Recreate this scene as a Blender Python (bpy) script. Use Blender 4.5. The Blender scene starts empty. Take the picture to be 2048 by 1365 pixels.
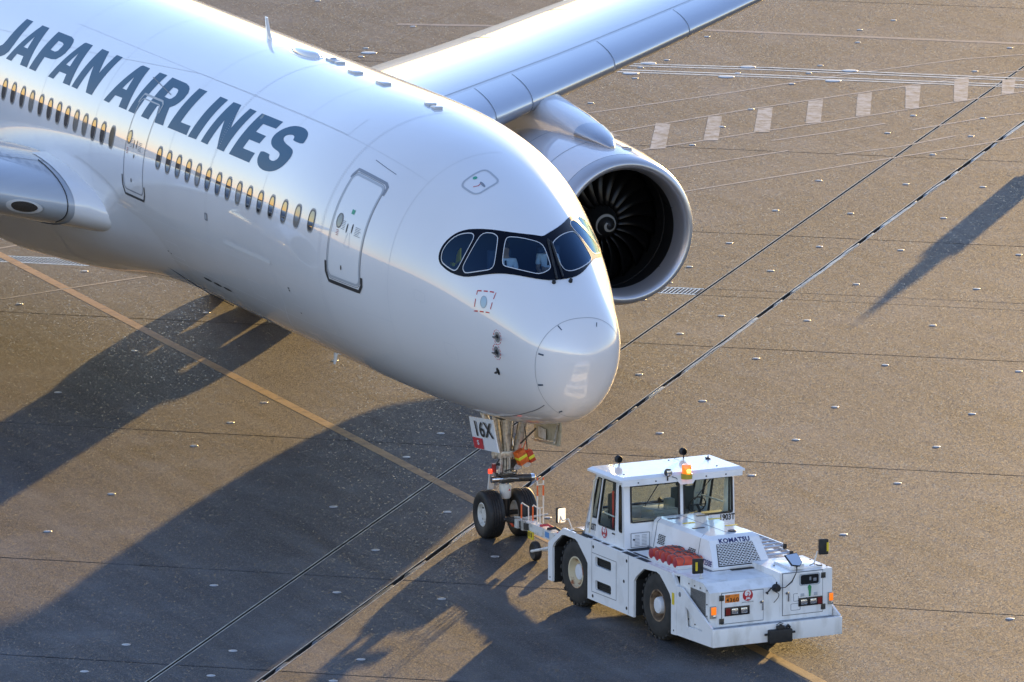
import bpy, bmesh, math, random
import numpy as np
from mathutils import Vector, Matrix
from mathutils.geometry import delaunay_2d_cdt, tessellate_polygon

SC = bpy.context.scene
COL = SC.collection
R = math.radians
random.seed(5)

# ------------------------------------------------------------------ camera, sky, sun, exposure
# World axes: x runs forward along the airliner from its nose tip, y to its port side, z up from the apron.
CAM_YAW, CAM_PITCH = 0.3824, 0.1823
cam = bpy.data.cameras.new("camera")
cam.sensor_width = 36.0
cam.lens = 301.4
cam.clip_start = 1.0
cam.clip_end = 9000.0
cam_ob = bpy.data.objects.new("camera", cam)
COL.objects.link(cam_ob)
fw = Vector((-math.cos(CAM_YAW) * math.cos(CAM_PITCH), math.sin(CAM_YAW) * math.cos(CAM_PITCH), -math.sin(CAM_PITCH)))
cam_ob.location = (160.2631, -66.1563, 36.9433)
cam_ob.rotation_euler = fw.to_track_quat('-Z', 'Y').to_euler()
SC.camera = cam_ob

SUN_EL, SUN_AZ = 5.8, -53.8          # degrees; azimuth clockwise from +y
world = bpy.data.worlds.new("World")
SC.world = world
world.use_nodes = True
wn = world.node_tree
sky = wn.nodes.new("ShaderNodeTexSky")
sky.sky_type = 'NISHITA'
sky.sun_disc = False
sky.sun_elevation = R(SUN_EL)
sky.sun_rotation = R(SUN_AZ)
sky.air_density = 1.0
sky.dust_density = 0.0
sky.ozone_density = 2.0
wn.links.new(sky.outputs[0], wn.nodes["Background"].inputs[0])
wn.nodes["Background"].inputs[1].default_value = 0.15

sun = bpy.data.lights.new("sun", 'SUN')
sun.energy = 2.0
sun.angle = R(0.55)
sun.color = (1.0, 0.72, 0.22)
sun_ob = bpy.data.objects.new("sun", sun)
COL.objects.link(sun_ob)
to_sun = Vector((math.sin(R(SUN_AZ)) * math.cos(R(SUN_EL)), math.cos(R(SUN_AZ)) * math.cos(R(SUN_EL)), math.sin(R(SUN_EL))))
sun_ob.location = to_sun * 300
sun_ob.rotation_euler = (-to_sun).to_track_quat('-Z', 'Y').to_euler()

vs = SC.view_settings
vs.view_transform = 'Standard'
vs.look = 'None'
vs.exposure = 1.85
vs.gamma = 1.0
vs.use_curve_mapping = False
vs.use_white_balance = True       # the photograph's slightly magenta daylight balance
vs.white_balance_temperature = 6500
vs.white_balance_tint = 34
SC.cycles.max_bounces = 8
SC.cycles.transparent_max_bounces = 12
SC.cycles.sample_clamp_indirect = 8.0

# ------------------------------------------------------------------ helpers
def link(o, parent=None):
    COL.objects.link(o)
    if parent:
        o.parent = parent
    return o

def empty(name, loc=(0, 0, 0), rz=0.0, parent=None):
    o = bpy.data.objects.new(name, None)
    o.empty_display_size = 0.3
    o.location = loc
    o.rotation_euler = (0, 0, rz)
    return link(o, parent)

def tag(o, label=None, cat=None, group=None, kind=None):
    if label: o["label"] = label
    if cat: o["category"] = cat
    if group: o["group"] = group
    if kind: o["kind"] = kind
    return o

def obj(name, verts, faces, mat, parent=None, smooth=False, angle=None):
    me = bpy.data.meshes.new(name)
    me.from_pydata([tuple(map(float, v)) for v in verts], [], faces)
    me.update()
    if mat: me.materials.append(mat)
    if smooth:
        me.polygons.foreach_set("use_smooth", [True] * len(me.polygons))
        if angle is not None:
            try: me.set_sharp_from_angle(angle=R(angle))
            except Exception: pass
    o = bpy.data.objects.new(name, me)
    return link(o, parent)

class MB:
    """collects simple shapes into one mesh"""
    def __init__(s): s.v = []; s.f = []
    def add(s, v, f):
        n = len(s.v); s.v += [tuple(map(float, p)) for p in v]; s.f += [tuple(i + n for i in t) for t in f]; return s
    def box(s, x0, x1, y0, y1, z0, z1, b=0.0):
        if b <= 0:
            v = [(x, y, z) for z in (z0, z1) for (x, y) in ((x0, y0), (x1, y0), (x1, y1), (x0, y1))]
            return s.add(v, [(3, 2, 1, 0), (4, 5, 6, 7), (0, 1, 5, 4), (1, 2, 6, 5), (2, 3, 7, 6), (3, 0, 4, 7)])
        bm = bmesh.new()
        bmesh.ops.create_cube(bm, size=1)
        for v in bm.verts: v.co = ((x0 + x1) / 2 + v.co.x * (x1 - x0), (y0 + y1) / 2 + v.co.y * (y1 - y0), (z0 + z1) / 2 + v.co.z * (z1 - z0))
        bmesh.ops.bevel(bm, geom=bm.edges[:], offset=b, segments=2, affect='EDGES', profile=0.6)
        return s.bm(bm)
    def bm(s, bm):
        bm.verts.index_update()
        s.add([v.co[:] for v in bm.verts], [tuple(v.index for v in f.verts) for f in bm.faces]); bm.free(); return s
    def tube(s, pts, r, n=10, cap=True):
        pts = [Vector(p) for p in pts]; rr = r if hasattr(r, '__len__') else [r] * len(pts)
        v = []; f = []; up = None
        for i, p in enumerate(pts):
            d = (pts[min(i + 1, len(pts) - 1)] - pts[max(i - 1, 0)]).normalized()
            if up is None:
                up = Vector((0, 0, 1)) if abs(d.z) < 0.9 else Vector((1, 0, 0))
            a = d.cross(up).normalized(); up = a.cross(d).normalized()
            for k in range(n):
                t = 2 * math.pi * k / n
                v.append(p + (a * math.cos(t) + up * math.sin(t)) * rr[i])
        for i in range(len(pts) - 1):
            for k in range(n):
                f.append((i * n + k, i * n + (k + 1) % n, (i + 1) * n + (k + 1) % n, (i + 1) * n + k))
        if cap:
            f.append(tuple(range(n - 1, -1, -1))); f.append(tuple(range((len(pts) - 1) * n, len(pts) * n)))
        return s.add(v, f)
    def lathe(s, prof, c, axis='y', n=40, closed=False):
        """prof: (radius, along-axis) pairs"""
        v = []; f = []; c = Vector(c)
        for (r, a) in prof:
            for k in range(n):
                t = 2 * math.pi * k / n; u, w = r * math.cos(t), r * math.sin(t)
                v.append(c + (Vector((u, a, w)) if axis == 'y' else Vector((a, u, w)) if axis == 'x' else Vector((u, w, a))))
        m = len(prof)
        for i in range(m if closed else m - 1):
            for k in range(n):
                j = (i + 1) % m
                f.append((i * n + k, i * n + (k + 1) % n, j * n + (k + 1) % n, j * n + k))
        return s.add(v, f)
    def disc(s, c, r, axis='z', n=24, sx=1.0):
        v = []
        for k in range(n):
            t = 2 * math.pi * k / n; u, w = r * math.cos(t) * sx, r * math.sin(t)
            v.append(Vector(c) + (Vector((u, 0, w)) if axis == 'y' else Vector((0, u, w)) if axis == 'x' else Vector((u, w, 0))))
        return s.add(v, [tuple(range(n))])
    def prism(s, loops, origin, U, V, thick):
        """polygon with holes (2-D loops) laid on origin + a*U + b*V and pulled back by thick along -UxV"""
        U = Vector(U).normalized(); V = Vector(V).normalized(); N = U.cross(V).normalized(); O = Vector(origin)
        flat = [p for l in loops for p in l]; n = len(flat)
        tri = tessellate_polygon([[Vector((p[0], p[1], 0)) for p in l] for l in loops])
        top = [O + U * p[0] + V * p[1] for p in flat]; bot = [q - N * thick for q in top]
        f = []
        for t in tri:
            a, b, c = [Vector(flat[i]) for i in t]
            if (b - a).cross(c - a) < 0: t = (t[0], t[2], t[1])
            f.append(tuple(t)); f.append(tuple(i + n for i in reversed(t)))
        k = 0
        for l in loops:
            m = len(l)
            for i in range(m):
                j = (i + 1) % m; f.append((k + i, k + j, k + j + n, k + i + n)[::-1])
            k += m
        return s.add(top + bot, f)
    def build(s, name, mat, parent=None, smooth=False, angle=40):
        o = obj(name, s.v, s.f, mat, parent, smooth, angle)
        bm = bmesh.new(); bm.from_mesh(o.data); bmesh.ops.recalc_face_normals(bm, faces=bm.faces[:]); bm.to_mesh(o.data); bm.free()
        if smooth:
            try: o.data.set_sharp_from_angle(angle=R(angle))
            except Exception: pass
        return o

def rrect(x0, x1, y0, y1, r, n=4):
    out = []
    for cx, cy, a0 in ((x1 - r, y0 + r, -90), (x1 - r, y1 - r, 0), (x0 + r, y1 - r, 90), (x0 + r, y0 + r, 180)):
        for k in range(n + 1):
            t = R(a0 + 90 * k / n); out.append((cx + r * math.cos(t), cy + r * math.sin(t)))
    return out

def text_faces(txt, size=1.0, bold=0.0, shear=0.0, xs=1.0, space=1.0):
    c = bpy.data.curves.new("txt", 'FONT'); c.body = txt; c.size = size; c.offset = bold; c.shear = shear; c.space_character = space
    c.resolution_u = 3; c.align_x = 'CENTER'; c.align_y = 'CENTER'; c.fill_mode = 'FRONT'
    o = bpy.data.objects.new("txt", c); COL.objects.link(o)
    dg = bpy.context.evaluated_depsgraph_get()
    me = o.evaluated_get(dg).to_mesh()
    v = [(p.co.x * xs, p.co.y) for p in me.vertices]; f = [tuple(p.vertices) for p in me.polygons]
    o.evaluated_get(dg).to_mesh_clear()
    bpy.data.objects.remove(o); bpy.data.curves.remove(c)
    return v, f

def text_obj(name, txt, origin, U, V, size, mat, parent, lift=0.004, **k):
    v, f = text_faces(txt, size, **k)
    U = Vector(U).normalized(); V = Vector(V).normalized(); N = U.cross(V); O = Vector(origin) + N * lift
    return obj(name, [O + U * a + V * b for a, b in v], f, mat, parent)

# ------------------------------------------------------------------ materials
MATS = {}
def mat(name, col=(0.5, 0.5, 0.5), rough=0.5, metal=0.0, coat=0.0, spec=0.5, noise=None, bump=None, emit=None, coat_rough=0.03, trans=0.0, ior=1.5):
    if name in MATS: return MATS[name]
    m = bpy.data.materials.new(name); m.use_nodes = True
    nt = m.node_tree; b = nt.nodes["Principled BSDF"]
    b.inputs["Base Color"].default_value = (*col, 1)
    b.inputs["Roughness"].default_value = rough
    b.inputs["Metallic"].default_value = metal
    b.inputs["Specular IOR Level"].default_value = spec
    b.inputs["Coat Weight"].default_value = coat
    b.inputs["Coat Roughness"].default_value = coat_rough
    b.inputs["IOR"].default_value = ior
    b.inputs["Transmission Weight"].default_value = trans
    if emit:
        b.inputs["Emission Color"].default_value = (*emit[0], 1); b.inputs["Emission Strength"].default_value = emit[1]
    tc = None
    def coords():
        nonlocal tc
        if tc is None: tc = nt.nodes.new("ShaderNodeTexCoord")
        return tc.outputs["Object"]
    if noise:   # (scale, second colour, lo, hi, detail[, stretch])
        sc_, c2, lo, hi, det = noise[:5]
        n = nt.nodes.new("ShaderNodeTexNoise"); n.inputs["Scale"].default_value = sc_; n.inputs["Detail"].default_value = det
        src = coords()
        if len(noise) > 5:
            mp = nt.nodes.new("ShaderNodeMapping"); mp.inputs["Scale"].default_value = noise[5]; nt.links.new(src, mp.inputs[0]); src = mp.outputs[0]
        nt.links.new(src, n.inputs["Vector"])
        rp = nt.nodes.new("ShaderNodeValToRGB"); rp.color_ramp.elements[0].position = lo; rp.color_ramp.elements[1].position = hi
        rp.color_ramp.elements[0].color = (*col, 1); rp.color_ramp.elements[1].color = (*c2, 1)
        nt.links.new(n.outputs["Fac"], rp.inputs[0]); nt.links.new(rp.outputs[0], b.inputs["Base Color"])
    if bump:    # (scale, strength, distance)
        n = nt.nodes.new("ShaderNodeTexNoise"); n.inputs["Scale"].default_value = bump[0]; n.inputs["Detail"].default_value = 3
        nt.links.new(coords(), n.inputs["Vector"])
        bp = nt.nodes.new("ShaderNodeBump"); bp.inputs["Strength"].default_value = bump[1]; bp.inputs["Distance"].default_value = bump[2]
        nt.links.new(n.outputs["Fac"], bp.inputs["Height"]); nt.links.new(bp.outputs[0], b.inputs["Normal"])
    MATS[name] = m
    return m

def glass(name, tint, mirror=0.06, rough=0.0, gcol=(0.95, 0.97, 1)):
    """thin sheet: tinted see-through with a Fresnel reflection"""
    m = bpy.data.materials.new(name); m.use_nodes = True; nt = m.node_tree
    nt.nodes.remove(nt.nodes["Principled BSDF"])
    out = nt.nodes["Material Output"]
    t = nt.nodes.new("ShaderNodeBsdfTransparent"); t.inputs[0].default_value = (*tint, 1)
    g = nt.nodes.new("ShaderNodeBsdfGlossy"); g.inputs["Roughness"].default_value = rough; g.inputs[0].default_value = (*gcol, 1)
    lw = nt.nodes.new("ShaderNodeLayerWeight")           # Schlick, alike from both sides of the sheet
    pw = nt.nodes.new("ShaderNodeMath"); pw.operation = 'POWER'; pw.inputs[1].default_value = 5.0; nt.links.new(lw.outputs["Facing"], pw.inputs[0])
    ad = nt.nodes.new("ShaderNodeMath"); ad.operation = 'MULTIPLY_ADD'; ad.inputs[1].default_value = 1 - mirror; ad.inputs[2].default_value = mirror; ad.use_clamp = True
    nt.links.new(pw.outputs[0], ad.inputs[0])
    mx = nt.nodes.new("ShaderNodeMixShader")
    nt.links.new(ad.outputs[0], mx.inputs[0]); nt.links.new(t.outputs[0], mx.inputs[1]); nt.links.new(g.outputs[0], mx.inputs[2])
    nt.links.new(mx.outputs[0], out.inputs[0])
    MATS[name] = m
    return m

WHITE = mat("airliner_white", (0.79, 0.785, 0.79), 0.3, coat=1.0, coat_rough=0.02, noise=(0.35, (0.75, 0.745, 0.75), 0.45, 0.75, 4))
WHITE.node_tree.nodes["Principled BSDF"].inputs["Coat IOR"].default_value = 1.7
LIP = mat("polished_lip", (0.58, 0.585, 0.60), 0.33, metal=0.7)
WINGM = mat("wing_grey", (0.44, 0.48, 0.53), 0.3, coat=0.7, noise=(1.2, (0.38, 0.42, 0.47), 0.4, 0.75, 4, (1, 0.25, 1)))
SLAT = mat("slat_metal", (0.50, 0.53, 0.57), 0.28, metal=0.75)
LETTER = mat("letter_paint", (0.003, 0.098, 0.19), 0.32, spec=0.10)  # near-black paint; the reflected sky blue is put into the base colour
DARK = mat("dark_grey", (0.03, 0.03, 0.032), 0.5)
SEAM = mat("seam_grey", (0.16, 0.17, 0.19), 0.5)
FAINT = mat("faint_seam", (0.60, 0.61, 0.63), 0.4)
MIDGREY = mat("outline_grey", (0.22, 0.24, 0.27), 0.35, coat=0.6)
BLACK = mat("black_rubber", (0.012, 0.012, 0.013), 0.6, noise=(9, (0.03, 0.028, 0.026), 0.45, 0.8, 5))
MASK = mat("cockpit_mask", (0.003, 0.005, 0.011), 0.25, spec=0.12)
STEEL = mat("gear_steel", (0.55, 0.54, 0.50), 0.35, metal=0.35, noise=(14, (0.30, 0.28, 0.24), 0.45, 0.7, 5))
GEARW = mat("gear_white", (0.62, 0.61, 0.57), 0.4, noise=(10, (0.38, 0.35, 0.29), 0.5, 0.75, 5))
CHROME = mat("chrome", (0.75, 0.75, 0.76), 0.12, metal=1.0)
DARKMETAL = mat("dark_metal", (0.07, 0.068, 0.065), 0.4, metal=0.6, noise=(20, (0.16, 0.14, 0.11), 0.5, 0.8, 4))
RED = mat("red_paint", (0.55, 0.02, 0.03), 0.35, coat=0.5)
ORANGE = mat("orange_vinyl", (0.80, 0.10, 0.035), 0.45, noise=(6, (0.6, 0.06, 0.03), 0.4, 0.7, 3))
YELLOW = mat("yellow_tape", (0.75, 0.55, 0.03), 0.4)

# ------------------------------------------------------------------ measured positions
# (fuselage marks as station from the nose and angle round the section; apron marks in metres)
FEAT = {"letters":{"J":[[[29.625,0.7883],[29.163,0.789],[29.339,0.5581],[29.431,0.4925],[29.609,0.4555],[29.841,0.4305],[30.215,0.4134],[30.474,0.4253],[30.535,0.4564],[30.358,0.4808],[30.214,0.4988],[30.104,0.5113],[30.002,0.5254],[29.918,0.5609]]],"A":[[[29.417,0.4329],[28.514,0.7743],[28.494,0.7884],[27.999,0.7898],[27.889,0.4329],[28.385,0.4328],[28.411,0.5029],[28.863,0.5009],[29.025,0.4319]],[[28.416,0.6802],[28.405,0.5706],[28.685,0.5711]]],"P":[[[27.347,0.7909],[26.421,0.7936],[26.197,0.7806],[26.097,0.7568],[26.036,0.7098],[26.087,0.6514],[26.241,0.6095],[26.411,0.5794],[26.669,0.5671],[27.131,0.5623],[27.269,0.4332],[27.744,0.434]],[[26.942,0.7222],[26.648,0.7211],[26.52,0.7105],[26.518,0.693],[26.59,0.6476],[26.719,0.6318],[27.041,0.6331]]],"A2":[[[26.366,0.4356],[25.484,0.7846],[25.413,0.7942],[24.946,0.7962],[24.838,0.4354],[25.318,0.4348],[25.334,0.5064],[25.812,0.5049],[25.994,0.4342]],[[25.358,0.6921],[25.363,0.5726],[25.643,0.5746]]],"N":[[[24.702,0.4363],[24.297,0.7982],[23.825,0.7985],[23.51,0.6123],[23.284,0.7988],[22.88,0.7989],[23.291,0.4366],[23.7,0.4369],[24.058,0.6485],[24.299,0.4349]]],"A3":[[[22.465,0.4376],[21.597,0.7891],[21.512,0.8016],[21.041,0.8011],[20.907,0.4373],[21.423,0.437],[21.444,0.5082],[21.917,0.506],[22.092,0.4352]],[[21.476,0.691],[21.445,0.5754],[21.723,0.5757]]],"I":[[[20.379,0.8009],[19.88,0.8042],[20.314,0.436],[20.772,0.4362]]],"R":[[[19.54,0.8031],[18.606,0.8017],[18.365,0.7904],[18.219,0.7705],[18.12,0.737],[18.124,0.6874],[18.218,0.6449],[18.365,0.6109],[18.578,0.5814],[18.435,0.4389],[18.992,0.4359],[19.173,0.5615],[19.278,0.5558],[19.417,0.4374],[19.912,0.4378]],[[19.09,0.7334],[18.846,0.7351],[18.724,0.7285],[18.669,0.7097],[18.657,0.6779],[18.754,0.6511],[18.856,0.6401],[19.186,0.6413]]],"L":[[[18.147,0.4399],[17.772,0.8057],[17.262,0.8076],[17.546,0.5142],[16.904,0.5173],[16.9,0.4427]]],"I2":[[[16.419,0.8091],[15.921,0.8082],[16.279,0.4421],[16.788,0.4387]]],"N2":[[[15.965,0.4419],[15.569,0.8092],[15.091,0.8109],[14.741,0.6184],[14.531,0.8122],[14.116,0.8118],[14.483,0.4406],[14.907,0.4403],[15.316,0.6544],[15.532,0.4406]]],"E":[[[14.144,0.4402],[13.78,0.8127],[12.467,0.8145],[12.526,0.7448],[13.313,0.7408],[13.379,0.6666],[12.74,0.6656],[12.827,0.5966],[13.466,0.595],[13.542,0.5192],[12.79,0.5201],[12.865,0.4404]]],"S":[[[11.311,0.712],[10.738,0.715],[10.725,0.7454],[10.774,0.7807],[10.903,0.8115],[11.092,0.8274],[11.33,0.8344],[11.623,0.829],[11.863,0.814],[12.075,0.7874],[12.258,0.748],[12.366,0.7063],[12.379,0.669],[12.295,0.6382],[12.147,0.6167],[11.941,0.6038],[11.697,0.5982],[11.558,0.5915],[11.475,0.5768],[11.466,0.5533],[11.536,0.5303],[11.67,0.5182],[11.835,0.5184],[11.949,0.5286],[11.989,0.543],[11.985,0.5551],[12.522,0.5563],[12.546,0.5217],[12.511,0.4861],[12.404,0.4595],[12.246,0.4406],[12.032,0.4316],[11.813,0.432],[11.522,0.4432],[11.274,0.4659],[11.074,0.5001],[10.93,0.5459],[10.864,0.5979],[10.908,0.6299],[11.008,0.6489],[11.191,0.6607],[11.492,0.6705],[11.669,0.6805],[11.796,0.6935],[11.846,0.7116],[11.799,0.7305],[11.662,0.7456],[11.512,0.7514],[11.382,0.7461],[11.329,0.7306]]]},"door1":[[7.639,0.6462],[6.66,0.6922],[6.57,0.6842],[6.516,0.6324],[6.429,0.5229],[6.383,0.4069],[6.361,0.2933],[6.357,0.1809],[6.354,0.0699],[6.378,-0.0344],[6.453,-0.0684],[6.552,-0.0739],[7.408,-0.0899],[7.51,-0.0752],[7.525,-0.0194],[7.509,0.0819],[7.5,0.1905],[7.546,0.3188],[7.607,0.4348],[7.645,0.5418],[7.683,0.6252]],"door1t":[[7.788,0.6286],[7.798,0.6576],[7.758,0.6786],[7.649,0.6933],[6.7,0.7355],[6.594,0.7273],[6.477,0.6813]],"door1b":[[7.63,0.0021],[7.629,-0.0899],[7.538,-0.1234],[7.392,-0.1332],[6.495,-0.1183],[6.366,-0.0948],[6.293,-0.0499],[6.269,0.0282]],"door2":[[20.243,0.5694],[19.212,0.5667],[19.115,0.5595],[19.083,0.4799],[19.046,0.3725],[19.067,0.2808],[19.114,0.1822],[19.113,0.0872],[19.121,-0.008],[19.172,-0.1025],[19.295,-0.1259],[20.02,-0.1238],[20.194,-0.0992],[20.219,-0.0338],[20.236,0.0608],[20.213,0.1647],[20.243,0.2896],[20.312,0.4085],[20.327,0.495]],"door2t":[[20.329,0.5439],[20.293,0.5878],[20.135,0.6033],[19.305,0.6029],[19.168,0.5859],[19.115,0.5595]],"door2b":[[20.321,-0.0537],[20.299,-0.1045],[20.11,-0.1434],[19.163,-0.1519],[19.063,-0.1303],[19.011,-0.0648]],"dwin":[[7.406,0.3278],[20.152,0.2641]],"dmark":[[7.044,0.296],[6.837,0.3079],[6.991,0.4225],[6.93,0.2174],[7.085,-0.0011]],"dmark2":[[19.811,0.2252],[19.623,0.2308],[19.7,0.1401],[19.812,-0.0443]],"hatch":[[4.517,1.093],[4.579,1.1232],[4.6,1.1592],[4.657,1.3205],[4.643,1.3584],[4.587,1.3874],[4.237,1.4074],[4.142,1.4029],[4.061,1.3687],[3.995,1.1838],[4.03,1.1344],[4.131,1.1032],[4.44,1.0836]],"hatchm":[[4.507,1.2339],[4.278,1.2054],[4.201,1.2454]],"static":[[2.207,0.3078]],"staticsq":[[2.452,0.3761],[1.971,0.5007],[1.982,0.2348],[2.434,0.1516]],"probe":[[1.692,-0.0042],[1.737,-0.1779],[1.824,-0.4077]],"radome":[[0.35,1.4356],[0.381,1.176],[0.396,0.936],[0.425,0.6828],[0.472,0.3821],[0.531,0.071],[0.599,-0.1417],[0.654,-0.3217],[0.676,-0.5064],[0.705,-0.6774],[0.707,-0.8833],[0.701,-1.0929],[0.698,-1.3226],[0.733,-1.5555]],"strips":[[[0.396,0.8693],[0.311,0.8618]],[[0.317,2.0056],[0.258,2.0098]],[[0.522,-0.0099],[0.419,-0.0172]],[[0.663,-0.5276],[0.548,-0.5479]],[[0.68,-1.1784],[0.603,-1.2071]]],"bellyseam":[[0.804,-0.8981],[1.379,-0.9832],[2.075,-1.0769],[3.189,-1.1849]],"mask":[[2.264,1.5961],[2.288,1.4564],[2.457,1.2723],[2.699,1.1171],[3.004,0.987],[3.258,0.8877],[3.485,0.8012],[3.655,0.7135],[3.77,0.6225],[3.832,0.5419],[3.845,0.4752],[3.809,0.4193],[3.732,0.387],[3.634,0.3738],[3.402,0.3641],[3.144,0.3794],[2.863,0.4216],[2.588,0.5108],[2.306,0.6276],[2.073,0.7323],[1.84,0.835],[1.584,0.9606],[1.363,1.1091],[1.208,1.2922],[1.168,1.3755]],"pane1":[[3.429,0.7724],[3.313,0.8092],[3.266,0.816],[3.221,0.8123],[3.19,0.7979],[3.162,0.7638],[3.137,0.6599],[3.137,0.5558],[3.155,0.4732],[3.175,0.4358],[3.225,0.4076],[3.313,0.3987],[3.474,0.3971],[3.628,0.4025],[3.684,0.4151],[3.73,0.4388],[3.76,0.4847],[3.75,0.5394],[3.711,0.5974],[3.651,0.6582],[3.56,0.7173]],"pane2":[[3.046,0.913],[2.914,0.9721],[2.831,0.9914],[2.75,0.9968],[2.693,0.9813],[2.52,0.8791],[2.39,0.7844],[2.339,0.7294],[2.349,0.6881],[2.392,0.6516],[2.532,0.5898],[2.745,0.5072],[2.908,0.4558],[2.975,0.4576],[3.026,0.4736],[3.049,0.5044],[3.042,0.5593],[3.039,0.6721],[3.062,0.792],[3.08,0.8574]],"pane3":[[2.572,1.0947],[2.484,1.1612],[2.268,1.3065],[2.13,1.4087],[2.006,1.4447],[1.801,1.4302],[1.566,1.4034],[1.477,1.3763],[1.436,1.2961],[1.45,1.1816],[1.535,1.0971],[1.773,0.9639],[2.009,0.8663],[2.137,0.824],[2.217,0.8362],[2.332,0.9111],[2.503,1.0162],[2.562,1.0581]],"pane4":[[2.099,1.6198],[2.272,1.7594],[2.495,1.9513],[2.579,2.0287],[2.548,2.0734],[2.339,2.1558],[2.109,2.2322],[2.011,2.2301],[1.769,2.1207],[1.496,1.9217],[1.363,1.7369],[1.358,1.618],[1.446,1.5741],[1.645,1.5674],[1.931,1.5862],[2.036,1.5905]],"win":[[28.92,0.2073],[28.274,0.2072],[27.612,0.2081],[26.951,0.2072],[26.289,0.2078],[25.652,0.208],[25.02,0.209],[24.408,0.2073],[23.783,0.2082],[23.166,0.2075],[22.544,0.2063],[21.916,0.2072],[21.289,0.2064],[18.113,0.206],[17.478,0.2055],[16.837,0.2063],[16.188,0.2062],[15.544,0.2071],[14.897,0.2073],[14.238,0.2075],[13.597,0.2063],[12.941,0.2068],[12.283,0.2069],[11.599,0.2086],[10.899,0.2131],[10.138,0.2197],[9.389,0.229],[8.646,0.241]],"naca":[[16.631,-0.6867],[16.019,-0.6922],[15.383,-0.6937]],"smallbox":[[14.878,-0.0642]],"bladetop":[[19.154,1.6148],[16.465,1.5868],[15.242,1.6348],[14.849,1.6522],[13.425,1.561],[11.71,1.7486],[8.916,1.6081],[8.547,1.6178]],"bladebot":[[12.499,-0.9043]],"seams":[[[18.443,0.9197],[15.253,0.9276],[12.11,0.9277],[9.205,0.926],[9.198,0.9417],[9.238,1.1156]],[[7.371,0.8505],[6.769,0.8354],[6.35,0.8288]],[[10.931,-0.1921],[10.847,-0.3161],[10.997,-0.5296],[12.112,-0.8672]],[[13.773,-0.145],[13.222,-0.1454],[13.093,-0.1682],[12.733,-0.16],[11.924,-0.1683],[11.829,-0.1892],[10.913,-0.1799]],[[30.692,0.6252],[24.176,0.7503],[18.443,0.9197]]],"cargostrip":[[13.843,-0.1937],[12.37,-0.1926],[10.941,-0.1908]],"wiper":[[2.145,1.5426],[1.2,1.3862],[2.079,1.5684],[1.21,1.5011],[1.115,1.6127],[1.16,1.3127]],"antline":[[20.495,0.746],[18.909,0.674]],"smallm":[[18.555,-0.5455],[18.417,-0.5595],[10.154,-0.3414],[10.146,-0.3605],[10.038,-0.5396]]}
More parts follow.
